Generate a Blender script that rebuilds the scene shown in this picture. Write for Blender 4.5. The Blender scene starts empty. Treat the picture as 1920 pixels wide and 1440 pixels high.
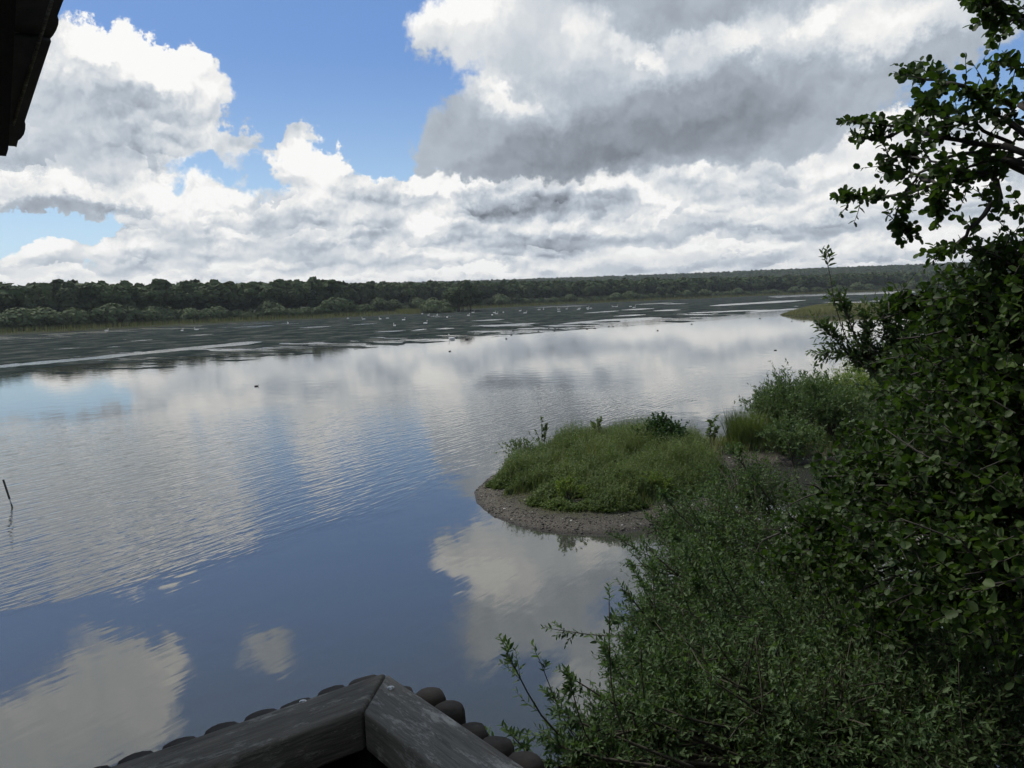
import bpy, math, random
import numpy as np
from mathutils import Vector, Matrix, Euler
rng = np.random.default_rng(7)
random.seed(7)
SC = bpy.context.scene
COL = SC.collection
RAD = math.radians
# ---------------------------------------------------------------- camera (eye 6.5 m above the lake)
CAM_H = 6.5
PITCH, ROLL, FPX = RAD(5.905), RAD(2.06), 1550.0
_f = np.array([0, math.cos(PITCH), -math.sin(PITCH)])
_u = np.array([0, math.sin(PITCH), math.cos(PITCH)])
_r = np.array([1.0, 0, 0])
CR = math.cos(ROLL) * _r - math.sin(ROLL) * _u
CU = math.sin(ROLL) * _r + math.cos(ROLL) * _u
EYE = np.array([0, 0, CAM_H])
cam_data = bpy.data.cameras.new('camera')
cam = bpy.data.objects.new('camera', cam_data)
COL.objects.link(cam)
m = Matrix((tuple(CR), tuple(CU), tuple(-_f))).transposed().to_4x4()
m.translation = Vector(EYE)
cam.matrix_world = m
cam_data.sensor_width = 36.0
cam_data.lens = FPX / 1920 * 36
cam_data.clip_start, cam_data.clip_end = 0.05, 20000
SC.camera = cam
SC.view_settings.view_transform = 'Standard'
SC.view_settings.look = 'None'
SC.view_settings.exposure = 0.30
SC.view_settings.gamma = 1.0
SC.cycles.max_bounces = 8
SC.cycles.diffuse_bounces = 2
SC.cycles.glossy_bounces = 3
SC.cycles.transparent_max_bounces = 10
SC.cycles.caustics_reflective = False
SC.cycles.use_adaptive_sampling = True
SC.cycles.adaptive_threshold = 0.015
SC.cycles.adaptive_min_samples = 16


def ray(x, y):
    """world direction through a point of the 1920 x 1440 photograph"""
    d = _f * FPX + CR * (x - 960) + CU * (720 - y)
    return d / np.linalg.norm(d)


def onz(x, y, z=0.0):
    d = ray(x, y)
    return EYE + d * ((z - CAM_H) / d[2])


def at(x, y, dist):
    return EYE + ray(x, y) * dist


# ---------------------------------------------------------------- little node language
class G:
    """node graph writer: values are sockets or numbers"""
    def __init__(self, tree):
        self.t = tree
        self.n = tree.nodes
        self.l = tree.links

    def new(self, typ, ins=None, **kw):
        n = self.n.new(typ)
        for k, v in kw.items():
            setattr(n, k, v)
        for k, v in (ins or {}).items():
            self.put(n.inputs[k], v)
        return n

    def put(self, sock, v):
        if isinstance(v, bpy.types.NodeSocket):
            self.l.new(v, sock)
        else:
            sock.default_value = v

    def m(self, op, a, b=0.0, c=0.0, clamp=False):
        n = self.new('ShaderNodeMath', operation=op, use_clamp=clamp)
        self.put(n.inputs[0], a); self.put(n.inputs[1], b)
        if op in ('MULTIPLY_ADD', 'SMOOTH_MAX', 'SMOOTH_MIN', 'WRAP'):
            self.put(n.inputs[2], c)
        return n.outputs[0]

    def add(self, a, b): return self.m('ADD', a, b)
    def sub(self, a, b): return self.m('SUBTRACT', a, b)
    def mul(self, a, b): return self.m('MULTIPLY', a, b)
    def mad(self, a, b, c): return self.m('MULTIPLY_ADD', a, b, c)
    def mx(self, a, b): return self.m('MAXIMUM', a, b)
    def mn(self, a, b): return self.m('MINIMUM', a, b)

    def v(self, op, a, b=(0, 0, 0), s=1.0):
        n = self.new('ShaderNodeVectorMath', operation=op)
        self.put(n.inputs[0], a)
        if op == 'SCALE':
            self.put(n.inputs[3], s)
        elif op not in ('LENGTH', 'NORMALIZE'):
            self.put(n.inputs[1], b)
        return n.outputs['Value'] if op in ('LENGTH', 'DOT_PRODUCT', 'DISTANCE') else n.outputs[0]

    def xyz(self, x=0.0, y=0.0, z=0.0):
        return self.new('ShaderNodeCombineXYZ', {0: x, 1: y, 2: z}).outputs[0]

    def sep(self, v):
        return self.new('ShaderNodeSeparateXYZ', {0: v}).outputs

    def step(self, x, a, b, lo=0.0, hi=1.0, kind='SMOOTHSTEP'):
        n = self.new('ShaderNodeMapRange', interpolation_type=kind)
        for i, q in enumerate((x, a, b, lo, hi)):
            self.put(n.inputs[i], q)
        return n.outputs[0]

    def noise(self, vec, scale, detail=4.0, rough=0.55, dist=0.0, kind='FBM', dim='3D', out=0):
        n = self.new('ShaderNodeTexNoise', noise_dimensions=dim)
        if kind != 'FBM':
            n.noise_type = kind
        self.put(n.inputs['Vector'], vec)
        n.inputs['Scale'].default_value = scale
        n.inputs['Detail'].default_value = detail
        n.inputs['Roughness'].default_value = rough
        n.inputs['Distortion'].default_value = dist
        return n.outputs[out]

    def voro(self, vec, scale, detail=2.0, rough=0.5, smooth=0.6, dim='3D', feat='SMOOTH_F1'):
        n = self.new('ShaderNodeTexVoronoi', voronoi_dimensions=dim, feature=feat)
        self.put(n.inputs['Vector'], vec)
        n.inputs['Scale'].default_value = scale
        n.inputs['Detail'].default_value = detail
        n.inputs['Roughness'].default_value = rough
        if feat == 'SMOOTH_F1':
            n.inputs['Smoothness'].default_value = smooth
        return n.outputs['Distance']

    def mix(self, f, a, b):
        n = self.new('ShaderNodeMix', data_type='RGBA')
        self.put(n.inputs[0], f); self.put(n.inputs[6], a); self.put(n.inputs[7], b)
        return n.outputs[2]

    def ramp(self, f, stops):
        n = self.new('ShaderNodeValToRGB', {0: f})
        el = n.color_ramp.elements
        while len(el) < len(stops):
            el.new(0.5)
        for e, (p, c) in zip(el, stops):
            e.position = p
            e.color = tuple(c) + (1,) if len(c) == 3 else c
        return n.outputs[0]


# ---------------------------------------------------------------- sky and sun
SUN_EL, SUN_AZ = RAD(52), RAD(-55)           # azimuth from the view direction, left negative
world = bpy.data.worlds.new("World")
SC.world = world
world.use_nodes = True
world.node_tree.nodes.clear()


def azel(x, y, mirror=False):
    d = ray(x, y)
    z = -d[2] if mirror else d[2]
    return math.atan2(d[0], d[1]), math.asin(max(-1, min(1, z)))


def build_sky():
    g = G(world.node_tree)
    out = g.new('ShaderNodeOutputWorld')
    bg = g.new('ShaderNodeBackground')
    g.l.new(bg.outputs[0], out.inputs[0])
    bg.inputs[1].default_value = 0.1
    sky = g.new('ShaderNodeTexSky', sky_type='NISHITA')
    sky.sun_disc = False
    sky.sun_elevation = SUN_EL
    sky.sun_rotation = SUN_AZ
    sky.air_density = 1.0
    sky.dust_density = 0.6
    sky.ozone_density = 1.6
    skyc = sky.outputs[0]
    d = g.v('NORMALIZE', g.new('ShaderNodeTexCoord').outputs['Generated'])
    dx, dy, dz = g.sep(d)
    dz = g.m('ABSOLUTE', dz)
    u = g.m('ARCTAN2', dx, dy)
    v = g.m('ARCSINE', dz)
    # perspective of cloud decks: vertical detail gets finer toward the horizon
    lv = g.m('LOGARITHM', g.add(v, 0.10), math.e)
    nc = g.xyz(g.mul(u, 4.2), lv, 0.0)               # noise space, squashed low down
    nc2 = g.xyz(g.mul(u, 3.2), g.mul(v, 3.4), 3.7)   # round puffs higher up
    # warp: two scales of displacement of the blob coordinates
    w1 = g.v('SUBTRACT', g.noise(nc2, 3.6, 6, 0.66, out=1, dim='2D'), (0.5, 0.5, 0.5))
    w2 = g.v('SUBTRACT', g.noise(nc, 4.5, 5, 0.6, out=1, dim='2D'), (0.5, 0.5, 0.5))
    wamt = g.step(v, 0.0, 0.18, 0.03, 0.085)
    wu = g.mul(g.sep(w1)[0], wamt)
    wv = g.mul(g.sep(w1)[1], wamt)
    wu = g.mad(g.sep(w2)[0], 0.05, wu)
    wv = g.mad(g.sep(w2)[1], 0.022, wv)
    uv = g.xyz(g.add(u, wu), g.add(v, wv), 0)

    def field(blobs, start=None):
        acc = start
        for b in blobs:
            x, y, rx, ry, rot, wgt = b[:6]
            mir = len(b) > 6
            a, e = azel(x, y, mir)
            mp = g.new('ShaderNodeMapping', vector_type='TEXTURE')
            if acc is None or isinstance(acc, float):
                g.l.new(uv, mp.inputs[0])
            else:                                    # keeps the shader's evaluation in order
                mad = g.new('ShaderNodeVectorMath', operation='MULTIPLY_ADD')
                g.put(mad.inputs[0], acc); mad.inputs[1].default_value = (1e-7, 1e-7, 0); g.put(mad.inputs[2], uv)
                g.l.new(mad.outputs[0], mp.inputs[0])
            rot = (rot if mir else -rot) + 2
            mp.inputs['Location'].default_value = (a, e, 0)
            mp.inputs['Rotation'].default_value = (0, 0, RAD(rot))
            mp.inputs['Scale'].default_value = (rx / FPX, ry / FPX, 1)
            r = g.v('LENGTH', mp.outputs[0])
            s = g.step(r, 1.35, 0.35, 0.0, wgt)
            acc = s if acc is None else g.add(acc, s)
        return acc

    # relief of the puffs, lit from the upper left
    def relief(vec, sc, off):
        vec = g.v('ADD', vec, g.v('SCALE', w1, s=0.22))
        h0 = g.voro(vec, sc, 3, 0.5, dim='2D', feat='F1')
        h1 = g.voro(g.v('ADD', vec, off), sc, 3, 0.5, dim='2D', feat='F1')
        return g.sub(h1, h0)
    nm = g.xyz(g.mul(u, 3.8), g.add(g.mul(lv, 0.7), g.mul(v, 1.5)), 0.0)
    rel = relief(nm, 5.0, (-0.018, 0.034, 0))
    rgain = g.step(g.noise(nc2, 1.3, 2, 0.5, dim='2D'), 0.35, 0.65, 0.12, 0.38)
    # rows of small cumulus toward the horizon: bright domes over flat grey bases
    def rows(sc, amp_, k):
        q = g.v('ADD', g.xyz(g.mul(u, 3.4), g.mad(lv, 1.35, k), 0.0), g.v('SCALE', w2, s=0.30))
        vo = g.new('ShaderNodeTexVoronoi', voronoi_dimensions='2D', feature='F1')
        g.put(vo.inputs['Vector'], q); vo.inputs['Scale'].default_value = sc
        dy_ = g.mul(g.sub(g.sep(q)[1], g.sep(vo.outputs['Position'])[1]), sc)
        dome = g.step(vo.outputs['Distance'], 0.75, 0.1)
        return g.mul(g.m('MULTIPLY', g.step(dy_, -0.35, 0.40, -1.0, 0.9), dome), amp_)
    rw = g.mul(g.add(rows(3.2, 0.20, 0.3), rows(7.0, 0.11, 1.1)), g.step(v, 0.24, 0.10, 0.25, 1.0))
    fine = g.sub(g.noise(nc2, 7.5, 6, 0.62, dim='2D'), 0.5)
    med = g.sub(g.noise(nc, 2.2, 4, 0.5, dim='2D'), 0.5)
    blue = g.mix(g.step(v, 0.02, 0.30), BLUE_LO, BLUE_HI)
    blue = g.mix(g.step(v, 0.30, 0.56), blue, (0.50, 0.98, 1.75, 1))
    skyc = g.mix(0.7, skyc, blue)

    def layer(base, cov, lum, hil, soft, edge_amp, rgain, fgain):
        c = g.mad(fine, edge_amp, cov)
        a = g.step(c, 0.42, g.add(soft, 0.42))
        L = g.mad(rel, rgain, lum)
        L = g.mad(med, fgain, L)
        L = g.mad(g.step(g.mad(fine, 0.8, hil), 0.15, 0.95), 0.24, L)
        L = g.m('MAXIMUM', L, 0.12)
        L = g.m('MINIMUM', g.mul(L, 0.88), 0.79)
        # greys lean blue, whites lean slightly warm
        tint = g.ramp(L, [(0.0, (0.86, 0.97, 1.16)), (0.42, (0.86, 0.97, 1.10)), (0.72, (1.0, 1.0, 0.985))])
        colr = g.v('SCALE', tint, s=g.mul(L, 10.0))
        return g.mix(a, base, colr)
    outside = g.mx(g.step(g.m('ABSOLUTE', u), 0.62, 0.95), g.step(v, 0.54, 0.75))
    gen = g.mul(g.step(g.noise(nc2, 0.7, 4, 0.5, dim='2D'), 0.40, 0.62), outside)
    skyc = layer(skyc, g.add(field(COV_B), gen), g.add(field(LUM_B, 0.71), rw), field(HIL_B), 0.22, 0.62, rgain, 0.22)
    skyc = layer(skyc, field(COV_F), field(LUM_F, 0.47), field(HIL_F), 0.42, 0.46, 0.10, 0.16)
    g.l.new(skyc, bg.inputs[0])
    world.cycles.sampling_method = 'MANUAL'
    world.cycles.sample_map_resolution = 512


BLUE_LO, BLUE_HI = (3.7, 5.6, 7.4, 1), (0.85, 2.1, 5.2, 1)
# clouds as soft ellipses round the lake (x, y, rx, ry, turn, weight), warped into cumulus shapes
COV_B = [  # back: left cumulus, tower field, horizon bank
    (60, 210, 210, 150, 0, 1.0), (210, 200, 150, 120, -20, .9), (340, 200, 105, 90, 10, .8), (200, 90, 50, 60, 0, .5), (325, 135, 45, 50, 0, .4),
    (80, 350, 150, 50, 0, .9), (95, 480, 45, 38, 0, .8), (15, 495, 50, 28, 0, .7), (210, 525, 180, 22, 0, .7), (110, 432, 150, 20, 0, -.8),
    (720, 440, 520, 100, 0, 1.0), (310, 410, 150, 70, -20, .6), (575, 320, 62, 75, 0, .9), (450, 290, 48, 42, 0, .5), (640, 330, 45, 42, 0, .5), (790, 370, 110, 50, 0, .6),
    (555, 255, 70, 20, -35, .42), (390, 255, 45, 25, 0, .35), (485, 260, 22, 25, 0, .4), (225, 380, 22, 50, 0, -.4),
    (1400, 430, 700, 120, 0, 1.0), (960, 530, 1700, 60, 0, 1.0), (1050, 330, 330, 60, 0, .7), (1600, 270, 120, 90, 20, .9), (1760, 270, 120, 70, 0, .7), (1470, 300, 130, 60, 0, .7), (1850, 330, 230, 120, 0, .7),
    (1190, 405, 60, 12, 0, -.35), (1420, 372, 90, 14, 0, -.35), (1700, 440, 60, 14, 0, -.3), (60, 545, 200, 20, 0, .4),
]
LUM_B = [
    (210, 60, 150, 50, 25, .14), (340, 140, 80, 45, 30, .16), (120, 110, 110, 40, 0, .06), (120, 250, 260, 90, -5, -.15), (210, 150, 60, 30, 20, -.08), (270, 230, 150, 50, -20, -.04),
    (90, 350, 150, 28, 0, .22), (90, 395, 160, 18, 0, -.24), (380, 330, 60, 40, 0, .15), (285, 370, 60, 40, 0, .15), (420, 400, 60, 50, 0, .1),
    (590, 310, 60, 50, 0, .25), (780, 350, 110, 30, 0, .15), (470, 415, 120, 20, 0, -.14), (620, 457, 130, 12, 0, -.18), (700, 425, 60, 20, 0, -.1),
    (1010, 455, 140, 28, 5, -.24), (1000, 380, 200, 34, 0, -.2), (900, 390, 60, 24, 0, -.12), (1480, 360, 110, 18, -5, -.15),
    (1320, 440, 130, 10, 0, -.16), (960, 505, 900, 16, 0, .10), (1540, 430, 130, 14, 0, -.14), (1250, 500, 300, 8, 0, -.1), (560, 500, 300, 8, 0, -.1),
]
HIL_B = [
    (200, 60, 55, 40, 0, .7), (335, 125, 42, 40, 0, .7), (130, 90, 60, 30, 20, .6), (270, 120, 40, 30, 20, .4), (100, 345, 90, 18, -5, .55),
    (95, 462, 42, 26, 0, .9), (18, 478, 34, 16, 0, .8), (220, 525, 140, 14, 0, .5), (590, 300, 38, 36, -20, .9), (632, 315, 28, 18, 0, .9), (695, 320, 30, 22, 0, .9),
    (375, 322, 45, 20, 0, .8), (290, 365, 45, 26, 0, .7), (395, 385, 36, 18, 0, .7), (450, 365, 40, 14, 0, .6), (800, 355, 75, 22, 0, .75), (800, 440, 55, 24, -10, .9),
    (210, 455, 26, 14, 0, .5), (500, 500, 50, 12, 0, .6), (430, 440, 60, 10, 0, .5), (900, 500, 80, 10, 0, .5), (1230, 370, 42, 24, 35, .85), (1260, 408, 50, 12, -35, .8),
    (1150, 345, 110, 16, -8, .5), (1130, 425, 40, 10, 0, .5), (1340, 395, 40, 10, 0, .5), (1600, 200, 30, 22, 30, .8), (1660, 220, 50, 30, 0, .8), (1610, 310, 90, 45, 0, .7),
    (1420, 445, 45, 16, 0, .5), (1830, 290, 110, 40, 0, .5), (1510, 400, 60, 14, 0, .5), (1050, 460, 40, 8, 0, .3), (925, 500, 30, 10, 0, .6),
]
COV_F = [
    (1300, 80, 400, 130, 0, 1.0), (1150, 240, 340, 85, -3, 1.0), (1400, 220, 240, 85, -8, .8), (850, 50, 100, 55, 0, .8), (850, 255, 90, 65, 0, .75), (900, 300, 110, 40, 0, .6),
    (1650, 50, 300, 60, -4, .85), (725, 318, 40, 18, 0, .4), (820, 105, 60, 30, 0, .35), (930, 170, 80, 70, 0, .6), (1420, 290, 120, 36, 0, .35), (1470, 170, 220, 90, 0, .8), (1560, 240, 110, 50, 0, .4), (1760, 90, 200, 30, -3, .4), (1000, 320, 140, 28, 0, .3),
    # above the top of the frame, seen only in the lake
    (975, 1125, 200, 110, -35, .95, 1), (1150, 1290, 150, 110, 20, .8, 1), (140, 1350, 210, 110, -8, 1.0, 1), (270, 1250, 100, 60, -15, .7, 1),
    (20, 1420, 240, 70, 0, .7, 1), (500, 1215, 85, 42, 10, .74, 1), (1300, 1150, 220, 200, 0, .6, 1), (1700, 1200, 380, 280, 0, .8, 1), (230, 1200, 120, 24, 5, .3, 1),
]
LUM_F = [
    (960, 180, 110, 40, 38, .14), (1150, 105, 110, 45, 30, .14), (1330, 100, 130, 38, -12, .14), (1480, 60, 80, 60, 0, .16), (1620, 30, 120, 60, 0, .22), (840, 30, 130, 60, 0, .30),
    (1040, 60, 90, 70, 20, .16), (1200, 245, 300, 70, -6, -.145), (1020, 300, 230, 45, -5, -.09), (1400, 240, 160, 50, 0, -.06), (1350, 20, 110, 40, 0, -.06), (900, 130, 90, 50, 0, .14),
    (1640, 115, 160, 25, 0, -.04), (1730, 45, 130, 30, 0, .2), (860, 270, 70, 50, 0, -.04),
    (920, 1100, 110, 50, 0, .20, 1), (1130, 1260, 200, 120, 0, .1, 1), (150, 1320, 320, 150, 0, .22, 1), (500, 1210, 90, 50, 0, .05, 1),
]
HIL_F = [
    (960, 180, 80, 22, 38, .75), (1190, 100, 80, 24, 35, .6), (1290, 80, 110, 22, -8, .55), (1400, 90, 60, 26, 0, .6), (1520, 40, 40, 40, 0, .55), (1640, 20, 80, 35, 0, .5), (850, 20, 90, 26, 0, .45),
    (1090, 40, 40, 40, 0, .4), (330, 1230, 60, 40, 0, .6, 1), (930, 1100, 90, 30, 20, .5, 1), (1120, 1290, 80, 50, 0, .4, 1), (1240, 300, 80, 12, 0, .0),
]
build_sky()
sun_data = bpy.data.lights.new('sun', 'SUN')
sun_data.energy = 2.6
sun_data.angle = RAD(8.0)
sun_data.color = (1.0, 0.95, 0.87)
sun = bpy.data.objects.new('sun', sun_data)
COL.objects.link(sun)
sd = Vector((math.sin(SUN_AZ) * math.cos(SUN_EL), math.cos(SUN_AZ) * math.cos(SUN_EL), math.sin(SUN_EL)))
sun.rotation_euler = sd.to_track_quat('Z', 'Y').to_euler()
sun.location = (0, 0, 60)


# ---------------------------------------------------------------- helpers
def tag(o, label=None, cat=None, group=None, kind=None):
    for k, v in (('label', label), ('category', cat), ('group', group), ('kind', kind)):
        if v:
            o[k] = v
    return o


def empty(name, loc=(0, 0, 0), rz=0.0):
    o = bpy.data.objects.new(name, None)
    COL.objects.link(o)
    o.location = loc
    o.rotation_euler.z = rz
    return o


def mesh_np(name, V, faces, mat=None, parent=None, smooth=False, mats=None, link=True):
    """V (n,3); faces: list of (m,k) int arrays, each with its own k"""
    me = bpy.data.meshes.new(name)
    V = np.asarray(V, np.float32)
    faces = [np.asarray(f, np.int32) for f in (faces if isinstance(faces, list) else [faces]) if len(f)]
    me.vertices.add(len(V))
    me.vertices.foreach_set('co', V.ravel())
    nl = sum(f.size for f in faces)
    nf = sum(len(f) for f in faces)
    me.loops.add(nl)
    me.polygons.add(nf)
    me.loops.foreach_set('vertex_index', np.concatenate([f.ravel() for f in faces]))
    tot = np.concatenate([np.full(len(f), f.shape[1], np.int32) for f in faces])
    st = np.zeros(nf, np.int32)
    st[1:] = np.cumsum(tot)[:-1]
    me.polygons.foreach_set('loop_start', st)
    me.polygons.foreach_set('loop_total', tot)
    if smooth:
        me.polygons.foreach_set('use_smooth', np.ones(nf, bool))
    if mat:
        me.materials.append(mat)
    for q in (mats or []):
        me.materials.append(q)
    me.update(calc_edges=True)
    me.validate()
    o = bpy.data.objects.new(name, me)
    if link:
        COL.objects.link(o)
    if parent:
        o.parent = parent
    return o


class MB:
    """collects tubes and boxes into one mesh"""
    def __init__(self):
        self.V, self.F, self.n = [], {}, 0

    def raw(self, V, F):
        V = np.asarray(V, float)
        self.V.append(V)
        for f in F:
            self.F.setdefault(len(f), []).append([i + self.n for i in f])
        self.n += len(V)

    def tube(self, pts, rad, k=6, cap=True, squash=1.0):
        pts = np.asarray(pts, float)
        rad = np.broadcast_to(np.asarray(rad, float), (len(pts),))
        n = len(pts)
        T = np.gradient(pts, axis=0)
        T /= np.linalg.norm(T, axis=1)[:, None] + 1e-9
        up = np.array([0.0, 0, 1]) if abs(T[0][2]) < 0.9 else np.array([1.0, 0, 0])
        A = np.cross(T, up); A /= np.linalg.norm(A, axis=1)[:, None] + 1e-9
        B = np.cross(T, A)
        an = np.arange(k) * 2 * math.pi / k
        ring = pts[:, None, :] + rad[:, None, None] * (np.cos(an)[None, :, None] * A[:, None, :] + squash * np.sin(an)[None, :, None] * B[:, None, :])
        F = []
        for i in range(n - 1):
            for j in range(k):
                j2 = (j + 1) % k
                F.append((i * k + j, i * k + j2, (i + 1) * k + j2, (i + 1) * k + j))
        if cap:
            F.append(tuple(range(k))[::-1])
            F.append(tuple((n - 1) * k + j for j in range(k)))
        self.raw(ring.reshape(-1, 3), F)

    def build(self, name, mat, parent=None, smooth=False):
        return mesh_np(name, np.concatenate(self.V), [np.array(v) for v in self.F.values()], mat, parent, smooth)


def bevel(o, w=0.004, seg=2):
    b = o.modifiers.new('bevel', 'BEVEL')
    b.width = w
    b.segments = seg
    b.limit_method = 'ANGLE'
    b.angle_limit = RAD(35)
    return o


def prism(name, poly, z0, z1, mat, parent=None):
    n = len(poly)
    V = [(x, y, z0) for x, y in poly] + [(x, y, z1) for x, y in poly]
    F4 = [(i, (i + 1) % n, n + (i + 1) % n, n + i) for i in range(n)]
    return mesh_np(name, V, [np.array(F4), np.array([list(range(n))[::-1]]), np.array([[n + i for i in range(n)]])], mat, parent)


def _hash(ix, iy, seed):
    h = (ix.astype(np.int64) * 374761393 + iy.astype(np.int64) * 668265263 + seed * 974634777) & 0x7fffffff
    h = ((h ^ (h >> 13)) * 1274126177) & 0x7fffffff
    return ((h ^ (h >> 16)) & 0xffff) / 65535.0


def vnoise(x, y, seed=0):
    ix, iy = np.floor(x), np.floor(y)
    fx, fy = x - ix, y - iy
    ix, iy = ix.astype(np.int64), iy.astype(np.int64)
    fx = fx * fx * (3 - 2 * fx); fy = fy * fy * (3 - 2 * fy)
    a = _hash(ix, iy, seed) * (1 - fx) + _hash(ix + 1, iy, seed) * fx
    b = _hash(ix, iy + 1, seed) * (1 - fx) + _hash(ix + 1, iy + 1, seed) * fx
    return a * (1 - fy) + b * fy


def fbm(x, y, oct=4, seed=0):
    x = np.asarray(x, float); y = np.asarray(y, float)
    s, a, t = 0.0, 0.5, 0.0
    for k in range(oct):
        s = s + a * vnoise(x * 2 ** k + 17.3 * k, y * 2 ** k - 9.1 * k, seed + k)
        t += a
        a *= 0.5
    return s / t


def sstep(x, a, b):
    t = np.clip((np.asarray(x, float) - a) / (b - a), 0, 1)
    return t * t * (3 - 2 * t)


# ---------------------------------------------------------------- materials
def material(name):
    mt = bpy.data.materials.new(name)
    mt.use_nodes = True
    g = G(mt.node_tree)
    b = mt.node_tree.nodes['Principled BSDF']
    return mt, g, b


def leaf_mat(name, c1, c2, rough=0.55, trans=0.35, scale=3.0, spec=0.3, third=None):
    """leaves: colour varies leaf by leaf and clump by clump, with light coming through"""
    mt, g, b = material(name)
    ge = g.new('ShaderNodeNewGeometry')
    oi = g.new('ShaderNodeObjectInfo')
    n = g.noise(ge.outputs['Position'], scale, 3, 0.6)
    f = g.m('ADD', g.mul(n, 0.75), g.mul(ge.outputs['Random Per Island'], 0.4), clamp=True)
    f = g.m('ADD', f, g.mul(g.sub(oi.outputs['Random'], 0.5), 0.35), clamp=True)
    stops = [(0.25, c1), (0.75, c2)] + ([(0.93, third)] if third else [])
    c = g.ramp(f, stops)
    g.put(b.inputs['Base Color'], c)
    b.inputs['Roughness'].default_value = rough
    b.inputs['Specular IOR Level'].default_value = spec
    tr = g.new('ShaderNodeBsdfTranslucent')
    g.l.new(g.v('MULTIPLY', c, (1.2, 1.35, 0.6)), tr.inputs[0])
    ms = g.new('ShaderNodeMixShader')
    ms.inputs[0].default_value = trans
    g.l.new(b.outputs[0], ms.inputs[1]); g.l.new(tr.outputs[0], ms.inputs[2])
    g.l.new(ms.outputs[0], mt.node_tree.nodes['Material Output'].inputs[0])
    return mt


def bark_mat(name, c1, c2, scale=12.0):
    mt, g, b = material(name)
    tc = g.new('ShaderNodeTexCoord').outputs['Object']
    n = g.noise(g.v('MULTIPLY', tc, (1, 1, 0.3)), scale, 5, 0.6)
    g.put(b.inputs['Base Color'], g.ramp(n, [(0.3, c1), (0.7, c2)]))
    b.inputs['Roughness'].default_value = 0.9
    bp = g.new('ShaderNodeBump', {'Height': n, 'Strength': 0.5, 'Distance': 0.01})
    g.l.new(bp.outputs[0], b.inputs['Normal'])
    return mt


def flat_mat(name, c, rough=0.8, spec=0.3):
    mt, g, b = material(name)
    b.inputs['Base Color'].default_value = tuple(c) + (1,)
    b.inputs['Roughness'].default_value = rough
    b.inputs['Specular IOR Level'].default_value = spec
    return mt


# ---------------------------------------------------------------- leaves in numpy
WILLOW = np.array([(0, 0), (0.30, 0.5), (0.72, 0.36), (1, 0), (0.72, -0.36), (0.30, -0.5)])
ALDER = np.array([(0, 0), (0.16, 0.34), (0.55, 0.52), (0.92, 0.30), (0.95, 0.0), (0.92, -0.30), (0.55, -0.52), (0.16, -0.34)])


def unit(a):
    return a / (np.linalg.norm(a, axis=-1, keepdims=True) + 1e-9)


def leaves_geo(P, D, N, L, W, shape, fold=0.25, curl=0.15, start=0):
    """one creased leaf per row: base P, direction D, rough normal N, length L, width W"""
    D = unit(D)
    S = unit(np.cross(D, N))
    N = np.cross(S, D)
    L = np.broadcast_to(L, (len(P),)); W = np.broadcast_to(W, (len(P),))
    k = len(shape)
    V = np.empty((len(P), k, 3))
    for i, (a, s) in enumerate(shape):
        V[:, i] = (P + D * (a * L)[:, None] + S * (s * W)[:, None]
                   + N * ((abs(s) * fold * W) - curl * a * a * L)[:, None])
    base = (np.arange(len(P)) * k + start)[:, None]
    if k == 6:
        F = np.concatenate([base + [0, 1, 2, 3], base + [0, 3, 4, 5]])
    else:
        F = np.concatenate([base + [0, 1, 2, 3, 4], base + [0, 4, 5, 6, 7]])
    return V.reshape(-1, 3), F


def rand_dirs(n):
    return unit(rng.normal(size=(n, 3)))


def bez(p0, p1, p2, p3, n):
    t = np.linspace(0, 1, n)[:, None]
    return (1 - t) ** 3 * p0 + 3 * (1 - t) ** 2 * t * p1 + 3 * (1 - t) * t * t * p2 + t ** 3 * p3


# ---------------------------------------------------------------- lake, land, far hill
SHORE_PX = [(0, 628), (300, 613), (500, 602), (640, 596), (750, 590), (757, 586.5), (900, 579), (1140, 567.5), (1200, 565), (1360, 558), (1500, 552), (1650, 546.5)]
_sp = [onz(x, y)[:2] for x, y in SHORE_PX]
SHORE = np.array([(-900, -150), (-330, 150)] + [tuple(p) for p in _sp] + [(520, 960), (700, 900), (900, 600), (1100, 200), (1300, -200)])


LAKE = np.concatenate([SHORE, [(1300, -6000), (-900, -6000)]])


def shore_y(x):
    return np.interp(x, SHORE[:, 0], SHORE[:, 1])


def seg_dist(X, Y, pts):
    best = np.full(np.shape(X), 1e9)
    for (x0, y0), (x1, y1) in zip(pts[:-1], pts[1:]):
        dx, dy = x1 - x0, y1 - y0
        t = np.clip(((X - x0) * dx + (Y - y0) * dy) / (dx * dx + dy * dy), 0, 1)
        best = np.minimum(best, np.hypot(X - x0 - t * dx, Y - y0 - t * dy))
    return best


def land_dist(X, Y):
    """metres inland (+) or out on the lake (-) from the far shore"""
    d = seg_dist(X, Y, SHORE)
    return np.where(inside(X, Y, LAKE), -d, d)


# near bank under the shrubs and the hide; the gravel spit on the right
SPIT = [np.array(q) for q in (onz(1280, 862)[:2], onz(1370, 850)[:2], onz(1450, 850)[:2], onz(1560, 830)[:2], onz(1800, 800)[:2], (45.0, 34.0), (90.0, 30.0))]


def spit_h(X, Y):
    d = seg_dist(X, Y, SPIT)
    t = sstep(X, 8, 40)
    return (0.38 + 0.5 * t) - (d / (3.0 + 7.0 * t)) ** 2 * 0.7


def bank_h(X, Y):
    # the land the hide and the trees stand on, to the right and behind
    e = (X - 3.4) * 0.62 - (Y - 3.0) * 0.78 + 1.5 * (fbm(X * 0.5, Y * 0.5, 3, 5) - 0.5)
    b = -(Y + 1.0) + 0.0 * X
    e = np.maximum(e, b)
    return np.clip(e * 0.35, -1.5, 0.9)


ISL_C = np.array([(onz(890, 925)[0] + onz(1330, 900)[0]) / 2, 28.5])


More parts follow.
